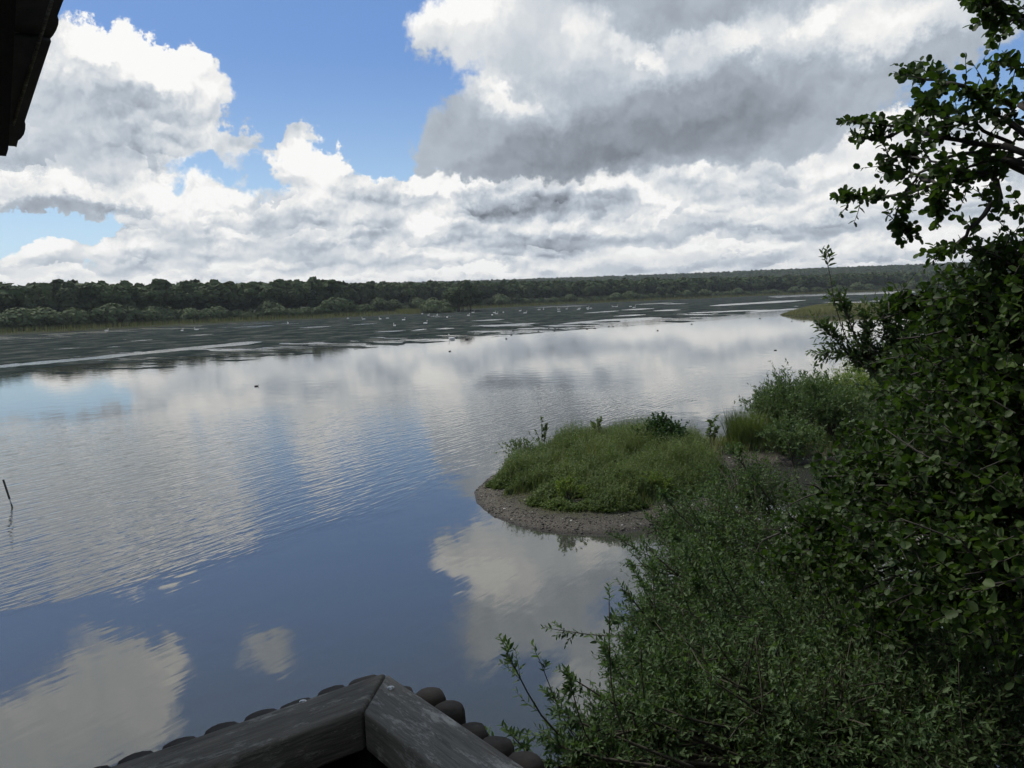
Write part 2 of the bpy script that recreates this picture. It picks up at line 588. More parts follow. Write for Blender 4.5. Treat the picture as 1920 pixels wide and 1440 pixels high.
ISL_PX = [(890, 922), (897, 945), (925, 968), (985, 990), (1060, 1001), (1140, 1002), (1215, 990), (1300, 965), (1380, 930), (1400, 900), (1330, 850), (1270, 838), (1180, 830), (1060, 838), (970, 868), (915, 898)]
ISL = np.array([onz(x, y)[:2] for x, y in ISL_PX])
FAR_PX = [(1462, 591), (1500, 594), (1580, 593), (1660, 590), (1730, 586), (1720, 579), (1670, 577), (1620, 575), (1540, 577), (1490, 583)]
FARI = np.array([onz(x, y)[:2] for x, y in FAR_PX])


def inside(X, Y, poly):
    c = np.zeros(np.shape(X), bool)
    j = len(poly) - 1
    for i in range(len(poly)):
        xi, yi = poly[i]; xj, yj = poly[j]
        hit = ((yi > Y) != (yj > Y)) & (X < (xj - xi) * (Y - yi) / (yj - yi + 1e-12) + xi)
        c ^= hit
        j = i
    return c


def poly_dist(X, Y, poly):
    d = seg_dist(X, Y, list(poly) + [poly[0]])
    return np.where(inside(X, Y, poly), d, -d)


def isle_h(X, Y):
    d = poly_dist(X, Y, ISL)
    return np.where(d > 0, 0.02 + 0.42 * (1 - np.exp(-d / 0.9)), d * 0.35)


def fari_h(X, Y):
    d = poly_dist(X, Y, FARI)
    return np.where(d > 0, 0.05 + 0.6 * (1 - np.exp(-d / 3)), d * 0.2)


def hill_h(X, Y):
    D = land_dist(X, Y) + 5
    rise = 40 * sstep(D, 250, 1500) * (0.9 + 0.2 * fbm(X / 900, Y / 900, 3, 3))
    return np.where(D > 0, 0.3 + 0.6 * sstep(D, 0, 14) + rise, -np.clip(-D * 0.05, 0, 1.5))


def height(X, Y):
    z = hill_h(X, Y)
    z = np.maximum(z, spit_h(X, Y))
    z = np.maximum(z, np.maximum(isle_h(X, Y), fari_h(X, Y)))
    z = np.maximum(z, bank_h(X, Y))
    return np.maximum(z, -1.5)


def grid_mesh(name, xs, ys, zf, mat):
    X, Y = np.meshgrid(xs, ys)
    Z = zf(X, Y)
    nx, ny = len(xs), len(ys)
    i = (np.arange(ny - 1)[:, None] * nx + np.arange(nx - 1)[None, :]).ravel()
    F = np.stack([i, i + 1, i + nx + 1, i + nx], 1)
    return mesh_np(name, np.stack([X, Y, Z], -1).reshape(-1, 3), F, mat, smooth=True)


def axis(pieces):
    out = []
    for a, b, s in pieces:
        out += list(np.arange(a, b, s))
    out.append(pieces[-1][1])
    return np.array(out)


mt_ground, g, b = material('earth')
ge = g.new('ShaderNodeNewGeometry').outputs['Position']
n1 = g.noise(ge, 0.9, 5, 0.6); n2 = g.noise(ge, 30, 5, 0.7); n3 = g.voro(ge, 26, 2, 0.6, feat='F1')
grav = g.ramp(g.add(g.mul(n2, 0.6), g.mul(n3, 0.5)), [(0.25, (0.020, 0.017, 0.014)), (0.6, (0.058, 0.050, 0.041)), (0.85, (0.12, 0.11, 0.095))])
soil = g.ramp(n1, [(0.35, (0.03, 0.034, 0.015)), (0.65, (0.06, 0.065, 0.026))])
zz = g.sep(ge)[2]
wet = g.step(zz, 0.0, 0.10)
c = g.mix(g.step(g.add(zz, g.mul(n1, 0.35)), 0.30, 0.62), grav, soil)
far_ = g.step(g.sep(ge)[1], 150, 200)
c = g.mix(far_, c, (0.028, 0.035, 0.016, 1))
c = g.mix(wet, g.v('SCALE', c, s=0.4), c)
b.inputs['Specular IOR Level'].default_value = 0.12
g.put(b.inputs['Base Color'], c)
g.put(b.inputs['Roughness'], g.step(zz, 0.0, 0.1, 0.45, 0.95))
bp = g.new('ShaderNodeBump', {'Height': g.add(n3, n2), 'Strength': 0.8, 'Distance': 0.02})
g.l.new(bp.outputs[0], b.inputs['Normal'])

xs = axis([(-4400, -1500, 400), (-1500, -300, 60), (-300, -20, 14), (-20, -3, 1.0), (-3, 24, 0.3), (24, 60, 1.5), (60, 150, 4), (150, 1000, 20), (1000, 2000, 60), (2000, 4400, 400)])
ys = axis([(-600, -20, 60), (-20, 20, 0.8), (20, 42, 0.3), (42, 60, 1.5), (60, 170, 8), (170, 290, 4), (290, 1200, 14), (1200, 3200, 50), (3200, 4400, 400)])
ground = grid_mesh('ground', xs, ys, height, mt_ground)
tag(ground, kind='structure')

# water: mirror of the sky with Fresnel, murky body, wind ripples in bands
mt_w = bpy.data.materials.new('lake_water')
mt_w.use_nodes = True
mt_w.node_tree.nodes.clear()
g = G(mt_w.node_tree)
P = g.new('ShaderNodeNewGeometry').outputs['Position']
px, py, _ = g.sep(P)


def line_dist(A, B):
    """signed metres from the line A-B, positive to its left (away from the viewer when A is left of B)"""
    dx, dy = B[0] - A[0], B[1] - A[1]
    L = math.hypot(dx, dy)
    n = g.v('DOT_PRODUCT', P, (-dy / L, dx / L, 0))
    return g.sub(n, (-dy * A[0] + dx * A[1]) / L)


def ripple(ang, lam, stretch, detail, rough, dist, seed):
    c, s = math.cos(ang), math.sin(ang)
    a = g.v('DOT_PRODUCT', P, (-s / lam, c / lam, 0))
    bb = g.v('DOT_PRODUCT', P, (c / lam / stretch, s / lam / stretch, 0))
    return g.noise(g.xyz(a, bb, seed), 1.0, detail, rough, dist)


patch = g.sub(g.noise(P, 0.10, 4, 0.6), 0.5)
near_e = g.mn(line_dist(onz(0, 1165), onz(480, 1045)), g.add(line_dist(onz(480, 1045), onz(1000, 860)), 0.0))
near_f = g.step(g.mad(patch, 7.0, near_e), -0.6, 1.4, 0.07, 1.0)
far_e = line_dist(onz(0, 800), onz(700, 745))
far_e2 = line_dist(onz(700, 745), onz(1620, 680))
fe = g.mx(far_e, far_e2)
far_f = g.step(g.mad(patch, 16.0, fe), -9.0, 4.0, 1.0, 0.10)
amp = g.mul(near_f, far_f)
dist = g.v('LENGTH', P)
dn = g.step(dist, 14, 60, 1.0, 0.55)
weedzone = g.mx(g.step(line_dist(onz(0, 694), onz(620, 652)), 0, 6.0), 0.0)
weedrough = g.step(line_dist(onz(0, 695), onz(620, 648)), 1.0, 10.0)
amp = g.mx(amp, g.mul(weedzone, 0.6))
rp = g.add(g.mul(ripple(RAD(60), 0.21, 6.0, 1.6, 0.45, 0.35, 0.0), 1.0), g.mul(ripple(RAD(48), 0.36, 4.0, 2.0, 0.5, 0.3, 5.0), 0.55))
rp = g.add(rp, g.mul(ripple(RAD(70), 0.17, 3.0, 1.0, 0.5, 0.3, 9.0), 0.18))
hgt = g.mul(g.mul(rp, g.mul(amp, dn)), 0.021)
swell = g.mul(g.noise(P, 0.7, 2, 0.5), 0.006)
hgt = g.add(hgt, swell)
bp = g.new('ShaderNodeBump', {'Height': hgt, 'Strength': 1.0, 'Distance': 1.0})
fr = g.new('ShaderNodeFresnel', {'IOR': 2.25, 'Normal': bp.outputs[0]}).outputs[0]
gl = g.new('ShaderNodeBsdfGlossy', {'Color': (1.0, 0.99, 0.965, 1), 'Roughness': g.step(weedrough, 0, 1, 0.035, 0.15), 'Normal': bp.outputs[0]})
shallow = g.mix(g.noise(P, 0.3, 3), (0.040, 0.043, 0.040, 1), (0.047, 0.048, 0.040, 1))
df = g.new('ShaderNodeBsdfDiffuse', {'Color': shallow})
ms = g.new('ShaderNodeMixShader', {0: fr, 1: df.outputs[0], 2: gl.outputs[0]})
g.l.new(ms.outputs[0], g.new('ShaderNodeOutputMaterial').inputs[0])
water = mesh_np('water', [(-4400, -600, 0), (4400, -600, 0), (4400, 1500, 0), (-4400, 1500, 0)], np.array([[0, 1, 2, 3]]), mt_w)
tag(water, kind='structure')

# floating weed on the far water, with open leads between the rafts
LEADS = [([(-40, 691), (0, 687), (160, 673), (330, 656), (490, 641)], 5.2), ([(0, 634), (40, 632)], 2.4), ([(70, 628), (150, 624), (260, 618)], 2.6),
         ([(245, 640), (285, 637)], 2.2), ([(200, 651), (225, 650)], 1.8), ([(455, 608), (490, 607)], 2.4), ([(560, 615), (620, 612)], 2.6), ([(660, 609), (706, 606.5)], 1.6),
         ([(770, 620), (800, 617)], 2.6), ([(818, 617), (850, 615.5)], 3.0), ([(880, 602), (945, 599)], 2.0), ([(905, 612), (1000, 607)], 3.2), ([(1045, 608.5), (1130, 601), (1240, 596)], 3.4),
         ([(1095, 587), (1160, 583)], 2.0), ([(1165, 581.5), (1225, 578.5)], 2.2), ([(1225, 583), (1275, 581)], 2.6), ([(1330, 573.5), (1390, 570), (1510, 563)], 2.8),
         ([(1150, 593), (1210, 590)], 2.2), ([(1000, 576.5), (1100, 573)], 1.8), ([(1290, 587), (1420, 582)], 2.0), ([(1440, 556.5), (1560, 551.5), (1720, 547)], 4.2), ([(620, 648), (680, 644)], 2.0),
         ([(480, 655), (520, 652)], 2.4), ([(1190, 571), (1260, 568)], 1.6), ([(700, 623), (760, 620)], 1.6), ([(100, 655), (150, 652)], 1.6), ([(350, 630), (400, 627)], 1.6)]
ncol, nrow = 1500, 260
A = np.linspace(-0.66, 0.56, ncol)
# rows between the near edge of the weed and the far shore, even in 1/distance
cols_x = []
near_px = np.array([(-60, 705), (0, 702), (150, 694), (300, 686), (500, 668), (700, 648), (850, 636), (1000, 622), (1150, 610), (1300, 601), (1370, 596), (1420, 588), (1480, 578), (1600, 574), (1800, 570), (2000, 566)], float)
nd = np.array([onz(x, y)[:2] for x, y in near_px])
na, nr = np.arctan2(nd[:, 0], nd[:, 1]), np.hypot(nd[:, 0], nd[:, 1])
r_near = np.interp(A, na, nr)
sa, sr = np.arctan2(SHORE[:, 0], SHORE[:, 1]), np.hypot(SHORE[:, 0], SHORE[:, 1])
o_ = np.argsort(sa)
r_far = np.interp(A, sa[o_], sr[o_]) - 1.0
tt = np.linspace(0, 1, nrow)[:, None]
Rr = 1.0 / (1 / r_near[None, :] * 1.05 * (1 - tt) + 1 / r_far[None, :] * tt)
X, Y = np.sin(A)[None, :] * Rr, np.cos(A)[None, :] * Rr
dv = np.stack([X, Y, np.full_like(X, -CAM_H)], -1)
zc = dv @ _f
PX, PY = 960 + FPX * (dv @ CR) / zc, 720 - FPX * (dv @ CU) / zc
cov = np.full(X.shape, 1.0)
streak = fbm(PX / 60, PY / 2.6, 4, 11)
big = fbm(X / 45, Y / 60, 3, 21)
edge = np.interp(PX, near_px[:, 0], near_px[:, 1]) - PY          # photograph pixels beyond the near edge
thr = 0.33 + 0.15 * (1 - sstep(edge, -2, 22))
keep = (0.55 * streak + 0.45 * big) > thr
for pts, w in LEADS:
    d = seg_dist(PX, PY * 1.0, pts)
    ends = min(pts[0][0], pts[-1][0]), max(pts[0][0], pts[-1][0])
    ww = w * 0.5 * (0.55 + 0.9 * fbm(PX / 22, PY / 40, 3, 31)) * np.clip(np.minimum(PX - ends[0] + 6, ends[1] - PX + 6) / 26, 0.15, 1)
    keep &= ~(d < ww)
i = (np.arange(nrow - 1)[:, None] * ncol + np.arange(ncol - 1)[None, :])
kc = keep[:-1, :-1]
i = i[kc]
F = np.stack([i, i + 1, i + ncol + 1, i + ncol], 1)
used, inv = np.unique(F, return_inverse=True)
V = np.stack([X, Y, 0.015 + 0.0 * X], -1).reshape(-1, 3)[used]
mt_weed, g, b = material('floating_weed')
P = g.new('ShaderNodeNewGeometry').outputs['Position']
q = g.v('MULTIPLY', P, (0.05, 0.03, 1))
nz = g.noise(q, 3.0, 8, 0.75)
g.put(b.inputs['Base Color'], g.ramp(nz, [(0.35, (0.012, 0.018, 0.018)), (0.5, (0.034, 0.044, 0.042)), (0.66, (0.10, 0.105, 0.095))]))
b.inputs['Roughness'].default_value = 0.55
g.put(b.inputs['Specular IOR Level'], 0.0)
g.l.new(g.new('ShaderNodeBump', {'Height': g.noise(P, 2.0, 3), 'Strength': 1.0, 'Distance': 0.15}).outputs[0], b.inputs['Normal'])
weed = mesh_np('floating_weed', V, inv.reshape(F.shape), mt_weed)
tag(weed, 'dark mats of water weed floating on the far half of the lake', 'water weed', kind='stuff')


# ---------------------------------------------------------------- far shore: reeds, willow scrub, trees, forest
mt_far = [leaf_mat('far_leaves_oak', (0.034, 0.054, 0.026), (0.062, 0.090, 0.040), 0.75, 0.12, 0.12, 0.1),
          leaf_mat('far_leaves_aspen', (0.046, 0.066, 0.036), (0.085, 0.112, 0.056), 0.75, 0.12, 0.12, 0.1),
          leaf_mat('far_leaves_scrub', (0.062, 0.088, 0.044), (0.11, 0.142, 0.075), 0.75, 0.12, 0.10, 0.1),
          leaf_mat('far_leaves_spruce', (0.022, 0.038, 0.024), (0.042, 0.064, 0.038), 0.8, 0.05, 0.12, 0.1)]
mt_trunk = bark_mat('pale_bark', (0.10, 0.095, 0.08), (0.20, 0.19, 0.165), 2.0)
mt_dtrunk = bark_mat('dark_bark', (0.03, 0.026, 0.022), (0.075, 0.065, 0.05), 8.0)


def lobes_points(n, lobes, shell=0.72):
    """points spread through a set of ellipsoid lobes, mostly near their skins"""
    w = np.array([l[3] * l[4] for l in lobes]); w = w / w.sum()
    k = rng.choice(len(lobes), n, p=w)
    L = np.array(lobes)[k]
    d = rand_dirs(n)
    d[:, 2] = np.where(rng.random(n) < 0.55, np.abs(d[:, 2]), d[:, 2])
    r = shell + (1.05 - shell) * rng.random(n) ** 0.7
    r = np.where(rng.random(n) < 0.18, rng.random(n) * shell, r)
    off = d * r[:, None] * np.stack([L[:, 3], L[:, 3], L[:, 4]], 1)
    return L[:, :3] + off, d


def clump_mesh(name, lobes, n, size, mat, parent, cut=0.12):
    P, d = lobes_points(n, lobes)
    ok = P[:, 2] > 0.2
    P, d = P[ok], d[ok]
    N = unit(d + 0.5 * rand_dirs(len(P)))
    T = unit(np.cross(N, rand_dirs(len(P))))
    B = np.cross(N, T)
    s = size * (0.5 + 0.9 * rng.random(len(P)))
    V = np.empty((len(P), 5, 3))
    for i in range(5):
        a = i * 2 * math.pi / 5 + 0.5 * rng.random(len(P))
        r = s * (0.55 + 0.45 * rng.random(len(P)))
        V[:, i] = P + T * (np.cos(a) * r)[:, None] + B * (np.sin(a) * r)[:, None]
    F = (np.arange(len(P)) * 5)[:, None] + np.arange(5)
    return mesh_np(name, V.reshape(-1, 3), F, mat, parent)


def rand_lobes(kind, h):
    out = []
    if kind == 'oak':
        out.append((0, 0, h * .62, h * .24, h * .30))
        for _ in range(9):
            a = rng.random() * 6.28; r = h * (.12 + .14 * rng.random())
            out.append((r * math.cos(a), r * math.sin(a), h * (.42 + .42 * rng.random()), h * (.10 + .07 * rng.random()), h * (.10 + .05 * rng.random())))
    elif kind == 'aspen':
        for t in np.linspace(.34, .93, 9):
            a = rng.random() * 6.28; r = h * .06 * rng.random()
            w = .15 * math.sin(math.pi * min(1, (t - .2) / .85)) + .03
            out.append((r * math.cos(a), r * math.sin(a), h * t, h * w, h * .085))
    elif kind == 'spruce':
        for t in np.linspace(.12, .97, 12):
            out.append((0, 0, h * t, h * (.17 * (1.02 - t) + .008), h * .05))
    else:   # rounded willow scrub, foliage to the ground
        out.append((0, 0, h * .42, h * .52, h * .50))
        for _ in range(8):
            a = rng.random() * 6.28; r = h * (.25 + .4 * rng.random())
            out.append((r * math.cos(a), r * math.sin(a), h * (.2 + .45 * rng.random()), h * (.2 + .14 * rng.random()), h * (.18 + .12 * rng.random())))
    return out


def far_tree(kind, name, h, n, size, mat, tmat):
    root = empty(name)
    mb = MB()
    top = {'oak': .6, 'aspen': .85, 'spruce': .9, 'scrub': .5}[kind] * h
    mb.tube([(0, 0, -0.5), (0.1, 0, top * .4), (-0.1, 0.1, top * .75), (0, 0, top)], [h * .016 + .06, h * .013 + .04, h * .009 + .03, .03], 6)
    if kind in ('oak', 'scrub'):
        for _ in range(5):
            a = rng.random() * 6.28
            z0 = h * (.15 if kind == 'scrub' else .3) * (1 + .5 * rng.random())
            mb.tube([(0, 0, z0), (h * .08 * math.cos(a), h * .08 * math.sin(a), z0 + h * .12), (h * .17 * math.cos(a), h * .17 * math.sin(a), z0 + h * .28)], [h * .008 + .02, h * .005 + .02, .02], 5)
    t = mb.build('trunk', tmat, root)
    c = clump_mesh('crown', rand_lobes(kind, h), n, size, mat, root)
    return root


protos = {
    'oak': [far_tree('oak', 'broadleaf_tree', 20, 2600, .75, mt_far[0], mt_dtrunk) for _ in range(3)],
    'aspen': [far_tree('aspen', 'slender_tree', 20, 1700, .65, mt_far[1], mt_trunk) for _ in range(2)],
    'spruce': [far_tree('spruce', 'spruce_tree', 21, 1500, .55, mt_far[3], mt_dtrunk)],
    'scrub': [far_tree('scrub', 'willow_bush', 6, 1700, .42, mt_far[2], mt_dtrunk) for _ in range(3)],
}
used_proto = set()


def place_far(kind, x, y, h, label, cat, group):
    src = protos[kind][int(rng.integers(len(protos[kind])))]
    base = {'oak': 20, 'aspen': 20, 'spruce': 21, 'scrub': 6}[kind]
    if src.name not in used_proto:
        used_proto.add(src.name)
        o = src
    else:
        o = src.copy()
        COL.objects.link(o)
        for ch in src.children:
            c = ch.copy(); COL.objects.link(c); c.parent = o
    s = h / base
    o.location = (x, y, float(height(np.array([x]), np.array([y]))[0]))
    o.rotation_euler.z = rng.random() * 6.28
    wx = 1.0 + .4 * rng.random()
    o.scale = (s * wx, s * wx, s)
    tag(o, label, cat, group)
    return o


# arc along the shoreline
sh = SHORE[1:-4]
seg = np.hypot(*np.diff(sh, axis=0).T)
cum = np.concatenate([[0], np.cumsum(seg)])


def shore_at(t):
    return np.array([np.interp(t, cum, sh[:, 0]), np.interp(t, cum, sh[:, 1])])


def inland(t, d):
    p, q = shore_at(t), shore_at(min(t + 4, cum[-1]))
    p0 = shore_at(max(t - 4, 0))
    v = q - p0
    v = v / (np.hypot(*v) + 1e-9)
    n = np.array([-v[1], v[0]])
    if n[1] < 0:
        n = -n
    return shore_at(t) + n * d


def pix(x, y, z):
    q = np.array([x, y, z]) - EYE
    c_ = q @ _f
    return 960 + FPX * (q @ CR) / c_, 720 - FPX * (q @ CU) / c_


# rows of trees that can be told apart, then scrub in front
taken = []
cnt = {'t': 0, 's': 0}
t = 0.0
while t < cum[-1]:
    d = np.hypot(*shore_at(t))
    p = inland(t, rng.uniform(30, 40))
    u_, v_ = pix(p[0], p[1], 10)
    if -80 < u_ < 1800 and p[1] > 0:
        r = rng.random()
        kind = 'aspen' if r < .3 else 'oak'
        if 560 < u_ < 860 and r > .84:
            kind = 'spruce'
        hh = rng.uniform(16, 19.5) * (1.0 if u_ < 1000 else 0.85)
        lab = {'oak': 'dark broadleaf tree in the front row of the wood across the lake', 'aspen': 'slender pale-barked tree in the front row of the wood across the lake', 'spruce': 'pointed dark spruce rising from the wood across the lake'}[kind]
        place_far(kind, p[0], p[1], hh, lab, 'tree', {'oak': 'broadleaf trees on the far shore', 'aspen': 'slender trees on the far shore', 'spruce': 'spruces on the far shore'}[kind])
        cnt['t'] += 1
    t += rng.uniform(5.5, 9.0) * (1.0 if d < 600 else 1.5)
BIGN = {20: 'leftmost', 60: 'second from the left', 105: 'third from the left', 165: 'fourth from the left', 330: 'fifth from the left', 405: 'sixth from the left', 880: 'third from the right', 970: 'second from the right', 1180: 'rightmost'}
BIG = {60: 9.5, 105: 9.5, 165: 8.8, 20: 7.5, 330: 7.5, 405: 7, 880: 9, 970: 8.5, 1290: 13, 1270: 12, 1330: 11, 1180: 8}
for px_, hb in BIG.items():
    a = math.atan2(*(ray(px_, 560)[:2]))
    i_ = np.argmin(np.abs(np.arctan2(sh[:, 0], sh[:, 1]) - a))
    tt_ = np.linspace(0, cum[-1], 1500)
    pts = np.array([shore_at(q) for q in tt_])
    k = np.argmin(np.abs(np.arctan2(pts[:, 0], pts[:, 1]) - a))
    p = inland(tt_[k], 18)
    if hb > 10:
        place_far('oak', p[0], p[1], hb, {1290: 'tallest', 1270: 'left', 1330: 'right'}[px_] + ' of three dark trees standing forward at the far water edge', 'tree', 'dark trees standing forward on the far shore')
    else:
        place_far('scrub', p[0], p[1], hb, BIGN[px_] + ' of the large rounded willows behind the reeds', 'bush', 'large rounded willows behind the far reeds')
t = 2.0
while t < cum[-1]:
    d = np.hypot(*shore_at(t))
    p = inland(t, rng.uniform(17, 27))
    u_, v_ = pix(p[0], p[1], 3)
    if -80 < u_ < 1800:
        place_far('scrub', p[0], p[1], rng.choice([4.5, 5.5, 7, 9.5]) * rng.uniform(.85, 1.1), 'low grey-green willow bush between the reeds and the far wood', 'bush', 'willow bushes along the far shore')
        cnt['s'] += 1
    t += rng.uniform(3.0, 7.0) * (1.0 if d < 600 else 1.6)
print('far trees', cnt)

# the wood behind, one mass: source crowns scattered by geometry nodes
src_col = bpy.data.collections.new('forest_sources')
for kind in ('oak', 'oak', 'aspen', 'spruce'):
    pass
for kind, idx, n in (('oak', 0, 420), ('oak', 1, 420), ('oak', 2, 420), ('aspen', 0, 320)):
    o = clump_mesh('crown_source', rand_lobes(kind, 20), n, 1.5, mt_far[0] if kind == 'oak' else mt_far[1], None)
    COL.objects.unlink(o)
    src_col.objects.link(o)
def wedge(x0, x1, y0, y1, st, d0, d1):
    X, Y = np.meshgrid(np.arange(x0, x1, st), np.arange(y0, y1, st))
    X = (X + rng.uniform(-.42, .42, X.shape) * st).ravel(); Y = (Y + rng.uniform(-.42, .42, Y.shape) * st).ravel()
    az_ = np.arctan2(X, Y)
    ok = (az_ > -.72) & (az_ < .62) & (Y > 50)
    X, Y = X[ok], Y[ok]
    d_ = land_dist(X, Y)
    ok = (d_ > d0) & (d_ <= d1)
    return np.stack([X[ok], Y[ok]], 1)


pts = np.concatenate([wedge(-700, 900, 60, 1250, 7.5, 36, 130), wedge(-1400, 1200, 60, 1700, 14, 130, 600), wedge(-2600, 2400, 200, 3400, 22, 600, 2600)])
Z = height(pts[:, 0], pts[:, 1])
ld = land_dist(pts[:, 0], pts[:, 1])
az = np.arctan2(pts[:, 0], pts[:, 1])
vis = (az > -0.75) & (az < 0.62) & (ld > 22) & (pts[:, 1] > 50)
# keep only ground that can show above the trees in front of it
el = (Z + 21 - CAM_H) / np.hypot(pts[:, 0], pts[:, 1])
rr_ = np.hypot(pts[:, 0], pts[:, 1])
order = np.argsort(rr_)
bins = np.clip(((az + 0.75) / 1.37 * 220).astype(int), 0, 219)
hor = np.full(220, -1.0)
keepm = np.zeros(len(pts), bool)
for i in order:
    if not vis[i]:
        continue
    if ld[i] < 130 or el[i] > hor[bins[i]] - 0.0035:
        keepm[i] = True
    hor[bins[i]] = max(hor[bins[i]], el[i] - 0.002)
pts, Z = pts[keepm], Z[keepm]
print('forest points', len(pts))


def scatter(name, pts3, colln, smin, smax, label, cat):
    me2 = bpy.data.meshes.new(name)
    me2.from_pydata([tuple(q) for q in pts3], [], [])
    base = bpy.data.objects.new(name, me2)
    COL.objects.link(base)
    ng = bpy.data.node_groups.new('scatter_crowns', 'GeometryNodeTree')
    ng.interface.new_socket('Geometry', in_out='INPUT', socket_type='NodeSocketGeometry')
    ng.interface.new_socket('Geometry', in_out='OUTPUT', socket_type='NodeSocketGeometry')
    gi = ng.nodes.new('NodeGroupInput'); go = ng.nodes.new('NodeGroupOutput')
    iop = ng.nodes.new('GeometryNodeInstanceOnPoints')
    ci = ng.nodes.new('GeometryNodeCollectionInfo')
    ci.inputs['Collection'].default_value = colln
    ci.inputs['Separate Children'].default_value = True
    ci.inputs['Reset Children'].default_value = True
    iop.inputs['Pick Instance'].default_value = True
    rv = ng.nodes.new('FunctionNodeRandomValue'); rv.data_type = 'FLOAT_VECTOR'
    rv.inputs[0].default_value = (0, 0, 0); rv.inputs[1].default_value = (0, 0, 6.28)
    rs = ng.nodes.new('FunctionNodeRandomValue'); rs.data_type = 'FLOAT_VECTOR'
    rs.inputs[0].default_value = smin; rs.inputs[1].default_value = smax
    rs.inputs['Seed'].default_value = 5
    ng.links.new(gi.outputs[0], iop.inputs['Points'])
    ng.links.new(ci.outputs[0], iop.inputs['Instance'])
    ng.links.new(rv.outputs[0], iop.inputs['Rotation'])
    ng.links.new(rs.outputs[0], iop.inputs['Scale'])
    ng.links.new(iop.outputs[0], go.inputs[0])
    md = base.modifiers.new('scatter', 'NODES'); md.node_group = ng
    return tag(base, label, cat, kind='stuff')


scatter('far_forest', np.stack([pts[:, 0], pts[:, 1], Z], 1), src_col, (1.1, 1.1, 0.86), (1.5, 1.5, 1.03),
        'unbroken dark green wood covering the far shore and the long low hill', 'forest')
und_col = bpy.data.collections.new('undergrowth_sources')
for _ in range(3):
    o = clump_mesh('bush_source', rand_lobes('scrub', 5), 420, .6, mt_far[2] if _ else mt_far[0], None)
    COL.objects.unlink(o); und_col.objects.link(o)
up = wedge(-700, 900, 60, 1250, 5.0, 19, 42)
up = [(p[0], p[1], float(z_)) for p, z_ in zip(up, height(up[:, 0], up[:, 1]))]
scatter('far_undergrowth', up, und_col, (0.4, 0.4, 0.35), (1.2, 1.2, 1.2), 'dense green undergrowth filling the foot of the far wood', 'undergrowth')

for x_, y_, h_, l_ in ((9, -7, 15, 'unseen shade tree added behind the hide on the right'), (13.5, 1.5, 15, 'unseen shade tree added right of the alder'), (3, -13, 16, 'tall unseen shade tree added behind the hide'), (-7, -13, 15, 'unseen shade tree added behind the hide on the left'), (16, 9, 12, 'unseen shade tree added beyond the alder')):
    place_far('oak', x_, y_, h_, l_, 'tree', 'unseen trees added to shade the near bank')  # out of view, added to darken the willow and alder

# reed belt along the far water's edge
mt_reed = leaf_mat('reed', (0.12, 0.125, 0.062), (0.20, 0.20, 0.11), 0.8, 0.25, 0.2, 0.1, third=(0.24, 0.21, 0.13))


def blades(P, h, w, lean, mat, name, parent=None, seg=2, bend=0.25):
    n = len(P)
    d = rand_dirs(n); d[:, 2] = 0; d = unit(d)
    s = np.stack([-d[:, 1], d[:, 0], np.zeros(n)], 1)
    h = np.broadcast_to(h, (n,)); w = np.broadcast_to(w, (n,))
    ln = lean * rng.random(n)
    rows_ = []
    for k in range(seg + 1):
        f = k / seg
        c_ = P + np.array([0, 0, 1.0]) * (h * f)[:, None] + d * (h * (ln * f + bend * f * f * rng.random()))[:, None]
        if k < seg:
            rows_ += [c_ - s * (w * (1 - .5 * f) / 2)[:, None], c_ + s * (w * (1 - .5 * f) / 2)[:, None]]
        else:
            rows_.append(c_)
    V = np.stack(rows_, 1)
    m_ = V.shape[1]
    b0 = (np.arange(n) * m_)[:, None]
    F4 = [b0 + [2 * k, 2 * k + 1, 2 * k + 3, 2 * k + 2] for k in range(seg - 1)]
    F3 = b0 + [2 * (seg - 1), 2 * (seg - 1) + 1, 2 * seg]
    fs = ([np.concatenate(F4)] if F4 else []) + [F3]
    if name is None:
        return V.reshape(-1, 3), fs
    return mesh_np(name, V.reshape(-1, 3), fs, mat, parent)


RP = []
t = 0.0
for t in np.arange(0, cum[-1], 0.09):
    q = shore_at(t)
    d = np.hypot(*q)
    if d > 1000 or rng.random() > min(1, 420 / d) ** 1.2:
        continue
    x_, y_ = pix(q[0], q[1], 0)
    wid = np.interp(x_, [0, 300, 740, 756, 900, 1150, 1200, 1700], [12, 14, 16, 9, 12, 10, 6, 4])
    p = inland(t, rng.random() ** 1.3 * wid - 1.5 + 2.0 * math.sin(t * .05) + 1.2 * math.sin(t * .21))
    RP.append((p[0], p[1], 0, d))
RP = np.array(RP)
ln = 3.3 * (0.72 + 0.3 * fbm(RP[:, 0] / 9, RP[:, 1] / 9, 3, 9)) * (0.85 + 0.25 * rng.random(len(RP)))
RP[:, 2] = -0.1
reeds = blades(RP[:, :3], ln, 0.22 * (RP[:, 3] / 400), 0.12, mt_reed, 'reeds', seg=2, bend=.08)
tag(reeds, 'belt of tall yellow-green reeds along the far water edge', 'reeds', kind='stuff')
print('reeds', len(RP))


